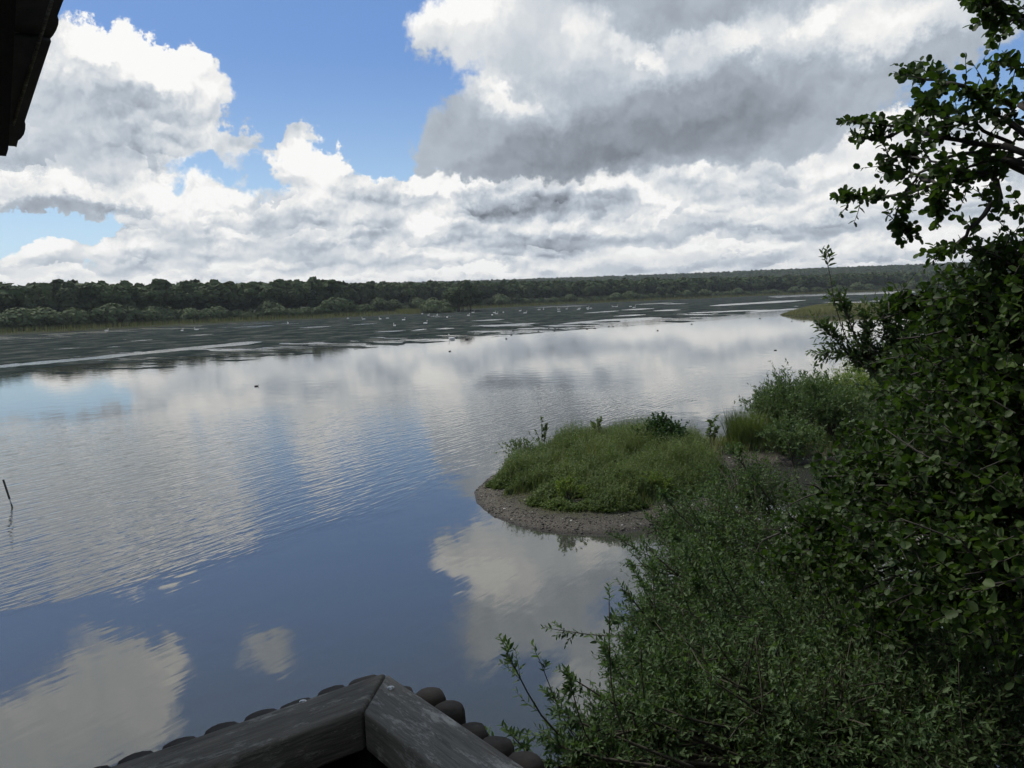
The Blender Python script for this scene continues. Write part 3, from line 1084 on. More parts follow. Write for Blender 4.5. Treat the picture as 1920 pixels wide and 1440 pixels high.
# ---------------------------------------------------------------- bird hide: balcony railing and roof corner
def wood_mat(name, c1, c2, c3, ang, rough=0.75, lichen=0.5):
    mt, g, b = material(name)
    P = g.new('ShaderNodeTexCoord').outputs['Object']
    c, s = math.cos(ang), math.sin(ang)
    a = g.v('DOT_PRODUCT', P, (c, s, 0)); e = g.v('DOT_PRODUCT', P, (-s, c, 0)); z = g.sep(P)[2]
    grain = g.noise(g.xyz(g.mul(a, 5), g.mul(e, 60), g.mul(z, 60)), 1.0, 6, 0.65, 0.6)
    fineg = g.noise(g.xyz(g.mul(a, 14), g.mul(e, 260), g.mul(z, 200)), 1.0, 3, 0.6)
    blot = g.noise(g.xyz(g.mul(a, 16), g.mul(e, 62), g.mul(z, 50)), 1.0, 8, 0.8)
    base = g.ramp(g.add(g.mul(grain, .7), g.mul(fineg, .3)), [(0.32, c1), (0.62, c2)])
    big_ = g.noise(g.xyz(g.mul(a, 5), g.mul(e, 12), 0.0), 1.0, 3, 0.6)
    lf = g.step(g.mad(g.sub(big_, .5), .5, blot), 0.50, 0.66, 0.0, lichen)
    g.put(b.inputs['Base Color'], g.mix(lf, base, tuple(c3) + (1,)))
    b.inputs['Roughness'].default_value = rough
    b.inputs['Specular IOR Level'].default_value = 0.2
    h = g.add(g.mul(fineg, .5), g.add(grain, g.mul(lf, .6)))
    g.l.new(g.new('ShaderNodeBump', {'Height': h, 'Strength': 0.7, 'Distance': 0.004}).outputs[0], b.inputs['Normal'])
    return mt


AA = RAD(-52.45)
ax = np.array([math.cos(AA), math.sin(AA)])          # right rail runs this way from the corner
bx_ = np.array([ax[1], -ax[0]])                       # left rail
RC = onz(725, 1260, CAM_H - .95)[:2]
mt_rail_r = wood_mat('weathered_rail', (0.09, 0.083, 0.07), (0.24, 0.225, 0.19), (0.58, 0.56, 0.50), AA, lichen=.8)
mt_rail_l = wood_mat('weathered_rail_long', (0.085, 0.077, 0.064), (0.22, 0.20, 0.165), (0.54, 0.52, 0.45), AA - math.pi / 2, lichen=.7)
mt_log = bark_mat('palisade_wood', (0.022, 0.018, 0.013), (0.070, 0.056, 0.042), 18)
mt_dark = wood_mat('dark_boards', (0.008, 0.008, 0.008), (0.020, 0.018, 0.016), (0.03, 0.03, 0.03), AA, lichen=.2)
mt_screw = flat_mat('screw_metal', (0.55, 0.55, 0.53), 0.35, 0.6)
mt_screw.node_tree.nodes['Principled BSDF'].inputs['Metallic'].default_value = 0.9
rail_root = empty('balcony_railing', (RC[0], RC[1], CAM_H - 2.2))
tag(rail_root, 'weathered grey timber railing meeting in a mitred corner above the water', 'railing')
RT = 1.25                                             # rail top above the root
W = .142
inn = -(-ax - bx_)                                    # toward the inside
I2 = (ax + bx_) * W


def P2(a, b): return tuple(ax * a + bx_ * b)


g_ = .0015
right = prism('handrail', [P2(g_, 0), P2(2.6, 0), P2(2.6, W), P2(W + g_, W)], RT - .10, RT, mt_rail_r, rail_root)
left = prism('handrail', [P2(0, g_), P2(W, W + g_), P2(W, 3.2), P2(0, 3.2)], RT - .10, RT + .003, mt_rail_l, rail_root)
for o in (right, left):
    bevel(o, .010, 3)
    o['label'] = 'grey mitred timber handrail board'


def screw(px_, py_, parent):
    w = onz(px_, py_, CAM_H - .95)[:2] - RC
    mb = MB()
    k = 14
    for r0, r1, z0, z1 in ((.0085, .0085, RT - .01, RT + .0035),):
        mb.tube([(w[0], w[1], z0), (w[0], w[1], z1)], [r0, r1], k)
    mb.tube([(w[0], w[1], RT + .0035), (w[0], w[1], RT + .005)], [.006, .003], k)
    mb.build('screw_head', mt_screw, parent)


screw(733, 1291, right); screw(568, 1317, left)
mb = MB()
for k in range(3):                                    # knot hole in the board
    pass
post_ = prism('corner_post', [P2(.02, .02), P2(.12, .02), P2(.12, .12), P2(.02, .12)], -.9, RT - .103, mt_dark, rail_root)
bevel(post_, .006, 2)
prism('inner_board', [P2(.035, .125), P2(.055, .125), P2(.055, 3.2), P2(.035, 3.2)], .0, RT - .106, mt_dark, rail_root)
prism('inner_board', [P2(.125, .035), P2(2.6, .035), P2(2.6, .055), P2(.125, .055)], .0, RT - .106, mt_dark, rail_root)


def log_part(a, b, top, r, fa, fb, half):
    """upright log with a rounded, slightly worn top"""
    n = 14
    V, F = [], []
    seed = rng.random(3)
    for (z, s) in ((-1.7, 1), (top - .035, 1.0), (top - .012, .97), (top, .86)):
        for j in range(n):
            t = 2 * math.pi * j / n
            rr = r * s * (1 + .05 * math.sin(3 * t + 6 * seed[0]) + .03 * math.sin(5 * t + 6 * seed[1]))
            u, v = math.cos(t) * rr * fa, math.sin(t) * rr * fb
            if half:
                q_ = max(abs(math.cos(t)), abs(math.sin(t))) ** .75
                u, v = u / q_ * .98, v / q_ * .98
            p = P2(a + u, b + v)
            V.append((p[0], p[1], z))
    for i in range(3):
        for j in range(n):
            F.append((i * n + j, i * n + (j + 1) % n, (i + 1) * n + (j + 1) % n, (i + 1) * n + j))
    F.append(tuple(3 * n + j for j in range(n)))
    mb = MB(); mb.raw(V, F)
    return mb.build('palisade_log', mt_log, rail_root, smooth=False)


for k in range(26):
    log_part(.012 + .0955 * k + rng.normal() * .003, -.056 + rng.normal() * .002 + (.02 if k == 0 else 0), RT - .046 + rng.normal() * .008 - (.012 if k < 1 else 0), .0425 if k else .036, 1, 1, False)
for k in range(32):
    log_part(-.046 + rng.normal() * .0015, .036 + .0925 * k + rng.normal() * .003, RT - .034 + rng.normal() * .002, .0445, 1.0, 1.0, True)

deck = empty('hide_platform', (RC[0], RC[1], CAM_H - 2.2))
tag(deck, 'dark timber floor of the balcony below the railing', 'platform')
for k in range(22):
    b0 = .13 + .148 * k
    bevel(prism('floor_board', [P2(.13, b0), P2(3.2, b0), P2(3.2, b0 + .142), P2(.13, b0 + .142)], .0 + .001 * (k % 2), .035, mt_dark, deck), .003, 1)
for (a_, b_) in ((.3, .3), (2.8, .3), (.3, 3.0), (2.8, 3.0)):
    prism('support_post', [P2(a_ - .08, b_ - .08), P2(a_ + .08, b_ - .08), P2(a_ + .08, b_ + .08), P2(a_ - .08, b_ + .08)], -5.6, -.002, mt_dark, deck)

# roof corner: verge coming down toward the lake, seen from underneath
V1 = at(110, 45, 1.0) - EYE
V1 = EYE + V1 * (1.75 / -V1[0])
vd = np.array([-ax[0], -ax[1], -0.80]); vd /= np.linalg.norm(vd)
bd = np.array([bx_[0], bx_[1], 0.0])
nn = np.cross(bd, vd); nn /= np.linalg.norm(nn)
if nn[2] < 0:
    nn = -nn


def onroof(x, y, lift=0.0):
    d = ray(x, y)
    p0 = V1 + nn * lift
    return EYE + d * ((p0 - EYE) @ nn / (d @ nn))


roof_root = empty('hide_roof', tuple(V1 + bd * 1.5))
tag(roof_root, 'dark roof corner of the bird hide with rounded tile ends overhanging on the left', 'roof')
mt_roof = material('old_roof_tile')[0]
g = G(mt_roof.node_tree)
Pn = g.new('ShaderNodeNewGeometry').outputs['Position']
nz = g.noise(Pn, 9, 6, 0.65)
g.put(mt_roof.node_tree.nodes['Principled BSDF'].inputs['Base Color'], g.ramp(nz, [(0.3, (0.016, 0.015, 0.013)), (0.7, (0.05, 0.046, 0.038))]))
mt_roof.node_tree.nodes['Principled BSDF'].inputs['Roughness'].default_value = 0.8
g.l.new(g.new('ShaderNodeBump', {'Height': nz, 'Strength': .6, 'Distance': .01}).outputs[0], mt_roof.node_tree.nodes['Principled BSDF'].inputs['Normal'])


def slab(name, P, thick, mat, parent, lift=0.0):
    base = np.array(P) + nn * lift
    n = len(base)
    V = np.concatenate([base, base + nn * thick]) - np.array(parent.location)
    F4 = [(i, (i + 1) % n, n + (i + 1) % n, n + i) for i in range(n)]
    return mesh_np(name, V, [np.array(F4), np.array([list(range(n))[::-1]]), np.array([[n + i for i in range(n)]])], mat, parent)


def edge_pts(pts, ext):
    q = [onroof(*p) for p in pts]
    return [q[0] + bd * ext] + q + [q[-1] + bd * ext]


up = lambda q, s: q - vd * s
c2 = [(96, 78), (70, 156), (45.5, 231), (48, 233), (47.5, 243), (45, 252), (40, 259), (34, 264), (31, 276), (27, 274.5)]
c1 = [(128, -8), (109, 42), (112.5, 45), (112, 54), (108, 65), (102, 75), (94, 84), (92, 96)]
q2 = edge_pts(c2, 2.6); slab('tile_course', q2, .03, mt_roof, roof_root, 0.0)
q1 = [onroof(*p) for p in c1]
q1 = [q1[0] + bd * 2.6] + q1 + [q1[-1] + bd * 2.6]
slab('tile_course', q1, .03, mt_roof, roof_root, .028)
# two more courses above the frame, and the boarding underneath
pitch_len = np.linalg.norm(onroof(*c1[2]) - onroof(*c2[3]))
for k in (1, 2, 3, 4):
    slab('tile_course', [p - vd * pitch_len * k for p in ([onroof(*q) for q in c1][0:1][0] * 0 + p for p in q1)], .03, mt_roof, roof_root, .028 + .028 * k)
s0 = onroof(14, 272); s1 = onroof(10, 284)
under = [onroof(9.5, 284), onroof(13.5, 271) - vd * 0.0, onroof(13.5, 271) - vd * 2.2, onroof(13.5, 271) - vd * 2.2 + bd * 2.5, onroof(9.5, 284) + bd * 2.5]
slab('soffit_board', under, .018, mt_dark, roof_root, -.03)
# verge batten: the faint line along the underside
b0, b1 = onroof(100, 0), onroof(27, 232)
slab('verge_board', [b0, b1, b1 + bd * .012, b0 + bd * .012], .008, mt_rail_l, roof_root, -.0105)
# hide wall, outside the frame to the left, carries the roof
wc = V1 + bd * .75 + np.array([ax[0], ax[1], 0]) * .2
hw = empty('hide_wall', (wc[0], wc[1], CAM_H - 2.2))
tag(hw, 'dark boarded wall of the bird hide under its roof', 'wall')
for k in range(12):
    p0 = np.array([0.0, 0]) + ax * (0.02 + 0.15 * k)
    zt = 3.25 + .10 * k
    q = [p0, p0 + ax * .146, p0 + ax * .146 + bx_ * .03, p0 + bx_ * .03]
    prism('wall_board', [tuple(v) for v in q], 0, min(zt, 3.2 + .1 * k), mt_dark, hw)

hb = empty('added_rear_wall', (RC[0], RC[1], CAM_H - 2.2))  # unseen wall added behind the viewer, keeps light off the near leaves
tag(hb, 'unseen dark wall of the bird hide, added behind the balcony for shade', 'wall')
for k in range(26):
    b0 = -1.0 + .2 * k
    prism('wall_board', [P2(3.25, b0), P2(3.28, b0), P2(3.28, b0 + .196), P2(3.25, b0 + .196)], 0, 3.4, mt_dark, hb)

# ---------------------------------------------------------------- stake in the water
A_, B_ = onz(23, 951), None
st = empty('marker_stake', (A_[0], A_[1], 0))
tag(st, 'thin weathered stake leaning left out of the water, pale band at its foot', 'stake')
mt_st = bark_mat('stake_wood', (0.03, 0.028, 0.024), (0.09, 0.085, 0.07), 20)
dd = np.linalg.norm(A_ - EYE)
hh = 45 / FPX * dd
lean = -10 / FPX * dd


def stake_piece(name, f0, f1, w, mat, off=0):
    mb = MB()
    pts = [(lean * f0, 0, hh * f0 - off), (lean * f1, 0, hh * f1)]
    mb.tube(pts, [w, w], 8, squash=.5)
    return mb.build(name, mat, st)


bevel(stake_piece('upper_part', .30, 1.0, .050, mt_st), .004, 1)
stake_piece('pale_band', .10, .299, .036, flat_mat('pale_paint', (0.5, 0.5, 0.47), .7))
stake_piece('foot', -.6, .0985, .043, mt_st)

# ---------------------------------------------------------------- birds
mt_swan = flat_mat('swan_plumage', (0.80, 0.80, 0.77), 0.7)
mt_beak = flat_mat('swan_beak', (0.62, 0.22, 0.05), 0.5)
mt_duck = material('duck_plumage')[0]
g = G(mt_duck.node_tree)
g.put(mt_duck.node_tree.nodes['Principled BSDF'].inputs['Base Color'], g.ramp(g.noise(g.new('ShaderNodeTexCoord').outputs['Object'], 14, 3), [(0.35, (0.02, 0.018, 0.016)), (0.7, (0.07, 0.055, 0.045))]))


def bird(name, L, neck, body_mat, graze=False):
    """body and neck lofted in one piece: tail, back, breast, neck, head, then the bill"""
    root = empty(name)
    s = L
    pts = [(-.52, 0, .16), (-.46, 0, .13), (-.34, 0, .09), (-.15, 0, .075), (.08, 0, .07), (.26, 0, .085), (.36, 0, .12)]
    rad = [.012, .05, .12, .17, .175, .13, .085]
    if graze:
        pts += [(.43, 0, .10), (.50, 0, .03), (.53, 0, -.06)]; rad += [.05, .035, .03]
    else:
        pts += [(.40, 0, .12 + neck * .25), (.37, 0, .12 + neck * .55), (.36, 0, .12 + neck * .82), (.40, 0, .12 + neck * .98), (.47, 0, .12 + neck * .96), (.52, 0, .12 + neck * .90)]
        rad += [.055, .038, .033, .042, .040, .018]
    mb = MB()
    mb.tube(np.array(pts) * s, np.array(rad) * s, 12)
    o = mb.build('body', body_mat, root, smooth=True)
    if not graze:
        mb = MB(); z = .12 + neck * .90
        mb.tube(np.array([(.51, 0, z), (.56, 0, z - .015), (.61, 0, z - .03)]) * s, np.array([.017, .015, .006]) * s, 8)
        mb.build('beak', mt_beak, root, smooth=True)
    for sg in (1, -1):                                # folded wings
        mb = MB()
        mb.tube(np.array([(.20, sg * .10, .13), (.02, sg * .14, .17), (-.22, sg * .10, .17), (-.48, sg * .02, .17)]) * s, np.array([.05, .085, .07, .01]) * s, 8)
        mb.build('wing', body_mat, root, smooth=True)
    return root


def put_bird(src, x, y, label, cat, group, scale=1.0, first=[]):
    if src.name not in first:
        first.append(src.name); o = src
    else:
        o = src.copy(); COL.objects.link(o)
        for ch in src.children:
            c = ch.copy(); COL.objects.link(c); c.parent = o
    p = onz(x, y)
    o.location = (p[0], p[1], 0.0)
    o.rotation_euler.z = rng.choice([0, math.pi]) + rng.normal() * .7
    o.scale = (scale,) * 3
    tag(o, label, cat, group)
    return o


swan = bird('swan', 1.35, .52, mt_swan)
swan_low = bird('feeding_swan', 1.35, .5, mt_swan, True)
duck = bird('duck', .55, .26, mt_duck)
SW = [(652.7, 597.6), (681.8, 599), (712.9, 599), (726.6, 597.5), (757, 600.5), (797.8, 607), (791.4, 589), (803.6, 592), (819.8, 591.5), (838.3, 595.5), (878.4, 592), (886.9, 586.5), (922.9, 591.3), (927.2, 587), (931, 589), (943.9, 586.3),
      (975.4, 583.5), (984.8, 587.5), (1011, 581), (1019, 580.4), (1047.6, 580.6), (1048.3, 584.6), (1062.6, 580), (1085, 581), (1086.2, 579), (1102, 578), (1102.3, 580.5), (1107.8, 578.7), (1149.8, 575.5), (1155.8, 575.5), (1182.2, 575.2), (1189, 577.2)]
for i, (x, y) in enumerate(SW):
    put_bird(swan if i % 3 else swan_low, x, y, 'white swan, a speck among the flock resting on the far weedy water', 'swan', 'white swans on the far water', 1.15)
for x, y, l in ((740, 611.5, 'largest white swan of the far flock, nearer than the others'), (341.6, 620.6, 'left one of two white swans close together on the left far water'), (368.4, 619, 'right one of two white swans close together on the left far water'),
                (200, 620.3, 'lone white swan on the pale strip of water by the left reeds'), (540, 606.5, 'lone white swan between the left pair and the flock'), (847, 636, 'white swan at the near edge of the dark water, below the flock')):
    put_bird(swan, x, y, l, 'swan', 'white swans on the far water', 1.0)
DK = [(943.5, 619.5), (960.4, 616.5), (961.9, 620.6), (958.7, 628.3), (1009.7, 621.4), (1013.4, 617.4), (1029, 616), (1040.6, 615.4), (1039.5, 621), (1043.3, 619.5), (1047.4, 616.5), (1088.4, 616.5), (1100.8, 617.3), (1113.8, 615.8), (1116.5, 616),
      (1141.5, 612.6), (1149.6, 612.4), (1177, 611.4), (1184.4, 610.3), (1296.8, 608), (1424.7, 597.4)]
for x, y in DK:
    put_bird(duck, x, y, 'small dark duck, a speck in the loose group on the calm water', 'duck', 'dark ducks on the calm water', .85)
for x, y, l, sc in ((949.3, 635.6, 'dark duck nearer than the loose group, below its left end', 1.0), (843.4, 659, 'grey-brown duck alone on the bright reflection of a cloud', .75), (1233, 620, 'dark duck to the right of the loose group on the bright water', .9),
                    (1453.8, 657, 'dark diving bird with upright neck on the bright right water', .6), (1484.7, 602.8, 'left one of two ducks just below the small far island', .8), (1507.6, 603.3, 'right one of two ducks just below the small far island', .8),
                    (481, 724.5, 'dark duck alone on the pale reflection in the left half of the lake', .68), (874.7, 637, 'duck leaving a thin wake at the edge of the dark water', 1.4)):
    put_bird(duck, x, y, l, 'duck', 'dark ducks on the calm water', sc)


def flying(x, y, dist, span, label):
    root = empty('flying_bird', tuple(at(x, y, dist)))
    mb = MB()
    mb.tube(np.array([(-.3, 0, 0), (-.1, 0, 0), (.15, 0, 0), (.3, 0, .01)]) * span, np.array([.01, .05, .05, .01]) * span, 8)
    mb.build('body', mt_duck, root, smooth=True)
    for sg in (1, -1):
        mb = MB()
        mb.raw(np.array([(.10, sg * .03, .01), (.12, sg * .25, .10), (.02, sg * .5, .06), (-.04, sg * .25, .09), (-.08, sg * .03, .01), (.1, sg * .03, -.005), (.12, sg * .25, .085), (-.04, sg * .25, .075)]) * span,
               [(0, 1, 3, 4), (1, 2, 3), (5, 4, 3, 7), (5, 7, 6), (0, 5, 6, 1), (6, 7, 2), (6, 2, 1)])
        mb.build('wing', mt_duck, root)
    root.rotation_euler.z = rng.normal()
    tag(root, label, 'bird', 'small birds flying under the grey cloud')


flying(1208, 128, 190, .42, 'tiny dark bird flying across the bright streak of the grey cloud')
flying(1293, 147, 190, .42, 'tiny dark bird flying before the darker middle of the grey cloud')
flying(1552, 162, 190, .36, 'tiny dark bird flying below the right end of the grey cloud')


# ---------------------------------------------------------------- island and spit: grass, weeds, single plants
mt_grass = leaf_mat('island_grass', (0.065, 0.090, 0.030), (0.155, 0.19, 0.070), 0.65, 0.3, 1.4, 0.2, third=(0.26, 0.23, 0.13))
mt_herb = leaf_mat('island_herb', (0.045, 0.080, 0.024), (0.125, 0.17, 0.055), 0.55, 0.35, 0.7, 0.3)
mt_yel = leaf_mat('pale_herb', (0.10, 0.15, 0.035), (0.19, 0.24, 0.06), 0.6, 0.4, 2, 0.2)
mt_bushd = leaf_mat('dark_bush_leaf', (0.020, 0.048, 0.014), (0.050, 0.095, 0.028), 0.5, 0.3, 3, 0.3)
mt_wil = leaf_mat('willow_leaf', (0.034, 0.068, 0.026), (0.098, 0.152, 0.062), 0.6, 0.35, 1.3, 0.2, third=(0.14, 0.20, 0.095))
mt_wild = leaf_mat('spit_willow_leaf', (0.045, 0.075, 0.030), (0.10, 0.145, 0.060), 0.6, 0.3, 1.0, 0.2)
mt_ald = leaf_mat('alder_leaf', (0.020, 0.042, 0.010), (0.055, 0.095, 0.022), 0.55, 0.35, 1.6, 0.22, third=(0.085, 0.13, 0.03))
mt_stem = bark_mat('green_stem', (0.05, 0.06, 0.025), (0.10, 0.11, 0.05), 10)
mt_twig = bark_mat('twig_bark', (0.030, 0.026, 0.017), (0.078, 0.068, 0.045), 14)
mt_abark = bark_mat('alder_bark', (0.020, 0.018, 0.016), (0.065, 0.058, 0.050), 14)


def sprigs(P, H, nl, ll, lw, mat_leaf, lean=.3, shape=WILLOW, name='leaves', parent=None, up=0.5):
    """upright stems at P, heights H, each with nl leaves; returns leaf mesh"""
    n = len(P)
    d = rand_dirs(n); d[:, 2] = 0; d = unit(d) * lean * rng.random((n, 1))
    ax3 = d + np.array([0, 0, 1.0])
    k = np.repeat(np.arange(n), nl)
    f = rng.random(len(k)) ** 0.8 * .95 + .05
    Q = P[k] + ax3[k] * (H[k] * f)[:, None]
    dd_ = rand_dirs(len(k)); dd_[:, 2] = dd_[:, 2] * .5 + up
    N = unit(np.cross(unit(dd_), np.cross(np.array([0, 0, 1.0]), unit(dd_))) + .35 * rand_dirs(len(k)))
    L = ll * (.6 + .7 * rng.random(len(k))) * (1.15 - .5 * f)
    V, F = leaves_geo(Q, dd_, N, L, L * lw, shape)
    return V, F


def field_points(poly, n, inset=0.0, cond=None):
    lo, hi = poly.min(0), poly.max(0)
    X = rng.uniform(lo[0], hi[0], n * 3); Y = rng.uniform(lo[1], hi[1], n * 3)
    d = poly_dist(X, Y, poly)
    ok = d > inset
    X, Y, d = X[ok][:n], Y[ok][:n], d[ok][:n]
    return X, Y, d


def ppix(X, Y, Z):
    q = np.stack([X, Y, Z], -1) - EYE
    c_ = q @ _f
    return 960 + FPX * (q @ CR) / c_, 720 - FPX * (q @ CU) / c_


def veg_h(X, Y, d):
    """how tall the growth is over the near island"""
    u, v = ppix(X, Y, height(X, Y))
    # bare gravel along the near and left edge, wider near the front
    edge_gap = 0.22 + 0.85 * sstep(v, 940, 985) * sstep(1260 - u, 0, 80) + .35 * (fbm(X * 1.1, Y * 1.1, 3, 41) - .5)
    a = sstep(d, edge_gap, edge_gap + 1.1)
    h = (0.26 + 0.60 * sstep(965 - v, 0, 90)) * (0.45 + 1.1 * fbm(X * .55, Y * .55, 3, 51)) * (.35 + 1.3 * fbm(X * 1.5, Y * 1.5, 3, 52))
    bare = sstep(fbm(X * .7, Y * .7, 3, 61), .60, .72) * sstep(v, 850, 880) * .8
    right_ = 1 - sstep(u, 1300, 1400)
    return a * h * (1 - bare) * (0.35 + .65 * right_)


X, Y, d = field_points(ISL, 40000)
h = veg_h(X, Y, d)
ok = h > .05
X, Y, h = X[ok], Y[ok], h[ok]
Z = height(X, Y) - .03
tall = h * (.55 + .6 * rng.random(len(h)) + .5 * (rng.random(len(h)) > .97))
island_grass = blades(np.stack([X, Y, Z], 1), tall, .018, .45, mt_grass, 'island_grass', seg=2, bend=.5)
tag(island_grass, 'tall green grass covering the near gravel island', 'grass', kind='stuff')
X, Y, d = field_points(ISL, 30000)
h = veg_h(X, Y, d)
cl = fbm(X * .9, Y * .9, 3, 71)
ok = (h > .08) & (cl > .33)
X, Y, h = X[ok], Y[ok], h[ok]
V, F = sprigs(np.stack([X, Y, height(X, Y)], 1), h * (.5 + .7 * rng.random(len(h))), 14, .085, .42, None)
herb = mesh_np('island_weeds', V, [F], mt_herb)
tag(herb, 'leafy green weeds growing thick among the grass of the near island', 'weeds', kind='stuff')
# short turf and scattered stones by the water
X, Y, d = field_points(ISL, 30000, .25)
u, v = ppix(X, Y, height(X, Y))
ok = (fbm(X * 1.3, Y * 1.3, 3, 81) > .50) & (v > 930) & (d > .9)
turf = blades(np.stack([X, Y, height(X, Y) - .01], 1)[ok], .07 + .05 * rng.random(ok.sum()), .012, .6, mt_grass, 'island_turf', seg=2, bend=.4)
tag(turf, 'short green turf at the gravel edge of the near island', 'turf', kind='stuff')


def stones(X, Y, s, mat, name):
    n = len(X)
    Z = height(X, Y)
    t = (1 + 5 ** .5) / 2
    ico = unit(np.array([(-1, t, 0), (1, t, 0), (-1, -t, 0), (1, -t, 0), (0, -1, t), (0, 1, t), (0, -1, -t), (0, 1, -t), (t, 0, -1), (t, 0, 1), (-t, 0, -1), (-t, 0, 1)], float))
    fi = np.array([(0, 11, 5), (0, 5, 1), (0, 1, 7), (0, 7, 10), (0, 10, 11), (1, 5, 9), (5, 11, 4), (11, 10, 2), (10, 7, 6), (7, 1, 8), (3, 9, 4), (3, 4, 2), (3, 2, 6), (3, 6, 8), (3, 8, 9), (4, 9, 5), (2, 4, 11), (6, 2, 10), (8, 6, 7), (9, 8, 1)])
    sc = s[:, None] * (.6 + .7 * rng.random((n, 3))) * np.array([1, 1, .55])
    V = np.stack([X, Y, Z], 1)[:, None, :] + ico[None] * sc[:, None, :] * (.85 + .3 * rng.random((n, 12, 1)))
    F = (np.arange(n) * 12)[:, None, None] + fi[None]
    return mesh_np(name, V.reshape(-1, 3), F.reshape(-1, 3), mat)


mt_stone, g, b = material('shore_stone')
rn = g.new('ShaderNodeNewGeometry').outputs['Random Per Island']
g.put(b.inputs['Base Color'], g.ramp(rn, [(0.0, (0.03, 0.027, 0.022)), (0.6, (0.062, 0.056, 0.046)), (0.94, (0.12, 0.11, 0.09)), (0.985, (0.5, 0.48, 0.43))]))
b.inputs['Roughness'].default_value = .85
X, Y, d = field_points(ISL, 16000)
ok = (d < .9 + 1.4 * fbm(X, Y, 2, 91)) | (fbm(X * .7, Y * .7, 3, 61) > .62)
X, Y = X[ok], Y[ok]
gs = stones(X, Y, .012 + .035 * rng.random(len(X)) ** 3, mt_stone, 'island_gravel')
tag(gs, 'grey-brown gravel and pebbles rimming the near island', 'gravel', kind='stuff')
a = np.linspace(0, 1, len(ISL) + 1)
# spit: gravel, thin grass
X = rng.uniform(5, 22, 30000); Y = rng.uniform(30, 42, 30000)
hh_ = spit_h(X, Y)
ok = hh_ > .02
X, Y, hh_ = X[ok], Y[ok], hh_[ok]
st_ = stones(X[:9000], Y[:9000], .015 + .04 * rng.random(len(X[:9000])) ** 3, mt_stone, 'spit_gravel')
tag(st_, 'brown gravel on the low spit joining the island to the bank', 'gravel', kind='stuff')
ok = (fbm(X * .6, Y * .6, 3, 101) > .47) & (hh_ > .12)
sg_ = blades(np.stack([X, Y, height(X, Y) - .02], 1)[ok], .2 + .35 * rng.random(ok.sum()), .02, .5, mt_grass, 'spit_grass', seg=2, bend=.4)
tag(sg_, 'thin dry grass along the gravel spit', 'grass', kind='stuff')
# far island
X, Y, d = field_points(FARI, 26000)
hf = (.25 + .75 * sstep(d, .3, 5)) * (.5 + .9 * fbm(X / 5, Y / 5, 3, 111))
fg = blades(np.stack([X, Y, height(X, Y) - .05], 1), hf * 1.15, .10, .4, mt_reed, 'far_island_grass', seg=2, bend=.5)
tag(fg, 'low yellow-green grass on the small far island', 'grass', kind='stuff')


def clumpy_bush(name, loc, R, Hh, nl, ll, lw, mat, shape, label, cat, group=None, stems=14, flat=.55):
    """bush: curved stems from one foot, twigs off them, leaves along the twigs"""
    root = empty(name, loc)
    mb = MB()
    tips = []
    for k in range(stems):
        a = 2 * math.pi * (k + rng.random()) / stems
        r = R * (.35 + .65 * rng.random())
        top = Hh * (1 - .45 * (r / R) ** 2) * (.75 + .25 * rng.random())
        p3 = np.array([r * math.cos(a), r * math.sin(a), top])
        c = bez(np.array([.05 * math.cos(a), .05 * math.sin(a), -.1]), np.array([.1 * math.cos(a), .1 * math.sin(a), top * .5]), p3 * [.6, .6, .8], p3, 9)
        mb.tube(c, np.linspace(.012 + Hh * .006, .004, 9), 5)
        tips.append(c[3:])
    T = np.concatenate(tips)
    nt = nl // 14
    B = T[rng.integers(len(T), size=nt)] + rng.normal(size=(nt, 3)) * R * .12
    D = unit(rand_dirs(nt) + unit(B * [1, 1, .4] + [0, 0, Hh * .3]) * .9 + [0, 0, .35])
    Lt = R * .30 * (.5 + rng.random(nt))
    k = np.repeat(np.arange(nt), 14)
    f = rng.random(len(k))
    Q = B[k] + D[k] * (Lt[k] * f)[:, None]
    ok = Q[:, 2] > .02
    Q, k = Q[ok], k[ok]
    dd_ = unit(D[k] * .7 + rand_dirs(len(k)) * .8 + [0, 0, .15])
    N = unit(np.array([0, 0, 1.0]) + .8 * rand_dirs(len(k)))
    L = ll * (.6 + .7 * rng.random(len(k)))
    V, F = leaves_geo(Q, dd_, N, L, L * lw, shape)
    mesh_np('foliage', V, [F], mat, root)
    mb.build('stems', mt_twig, root)
    tag(root, label, cat, group)
    return root


def gz(x, y, z=.3):
    p = onz(x, y, z)
    return (p[0], p[1], float(height(np.array([p[0]]), np.array([p[1]]))[0]))


clumpy_bush('leafy_bush', gz(1243, 866), .90, 1.55, 6000, .10, .7, mt_bushd, ALDER, 'dark leafy bush at the back right corner of the near island', 'bush')
clumpy_bush('young_sapling', gz(1335, 846), .34, 1.35, 340, .13, .45, mt_herb, WILLOW, 'young upright sapling with long leaves alone on the gravel spit', 'sapling', stems=4)
clumpy_bush('pale_weed', gz(1066, 945), .45, .75, 1500, .06, .5, mt_yel, WILLOW, 'yellow-green weed at the front of the near island', 'plant', stems=9)
clumpy_bush('pale_weed', gz(1232, 932), .5, .7, 1700, .06, .5, mt_yel, WILLOW, 'yellow-green weed at the right front of the near island', 'plant', stems=9)
clumpy_bush('tall_weed', gz(1017, 845), .28, 1.6, 500, .09, .4, mt_herb, WILLOW, 'tall seeding weed sticking up above the left back of the near island', 'plant', stems=4)
clumpy_bush('tall_weed', gz(1120, 838), .30, 1.5, 520, .09, .5, mt_herb, WILLOW, 'tall weed standing above the middle back of the near island', 'plant', stems=4)
clumpy_bush('tall_weed', gz(985, 872), .75, 1.0, 2600, .07, .4, mt_herb, WILLOW, 'broad weedy clump at the left back of the near island', 'plant', stems=14)
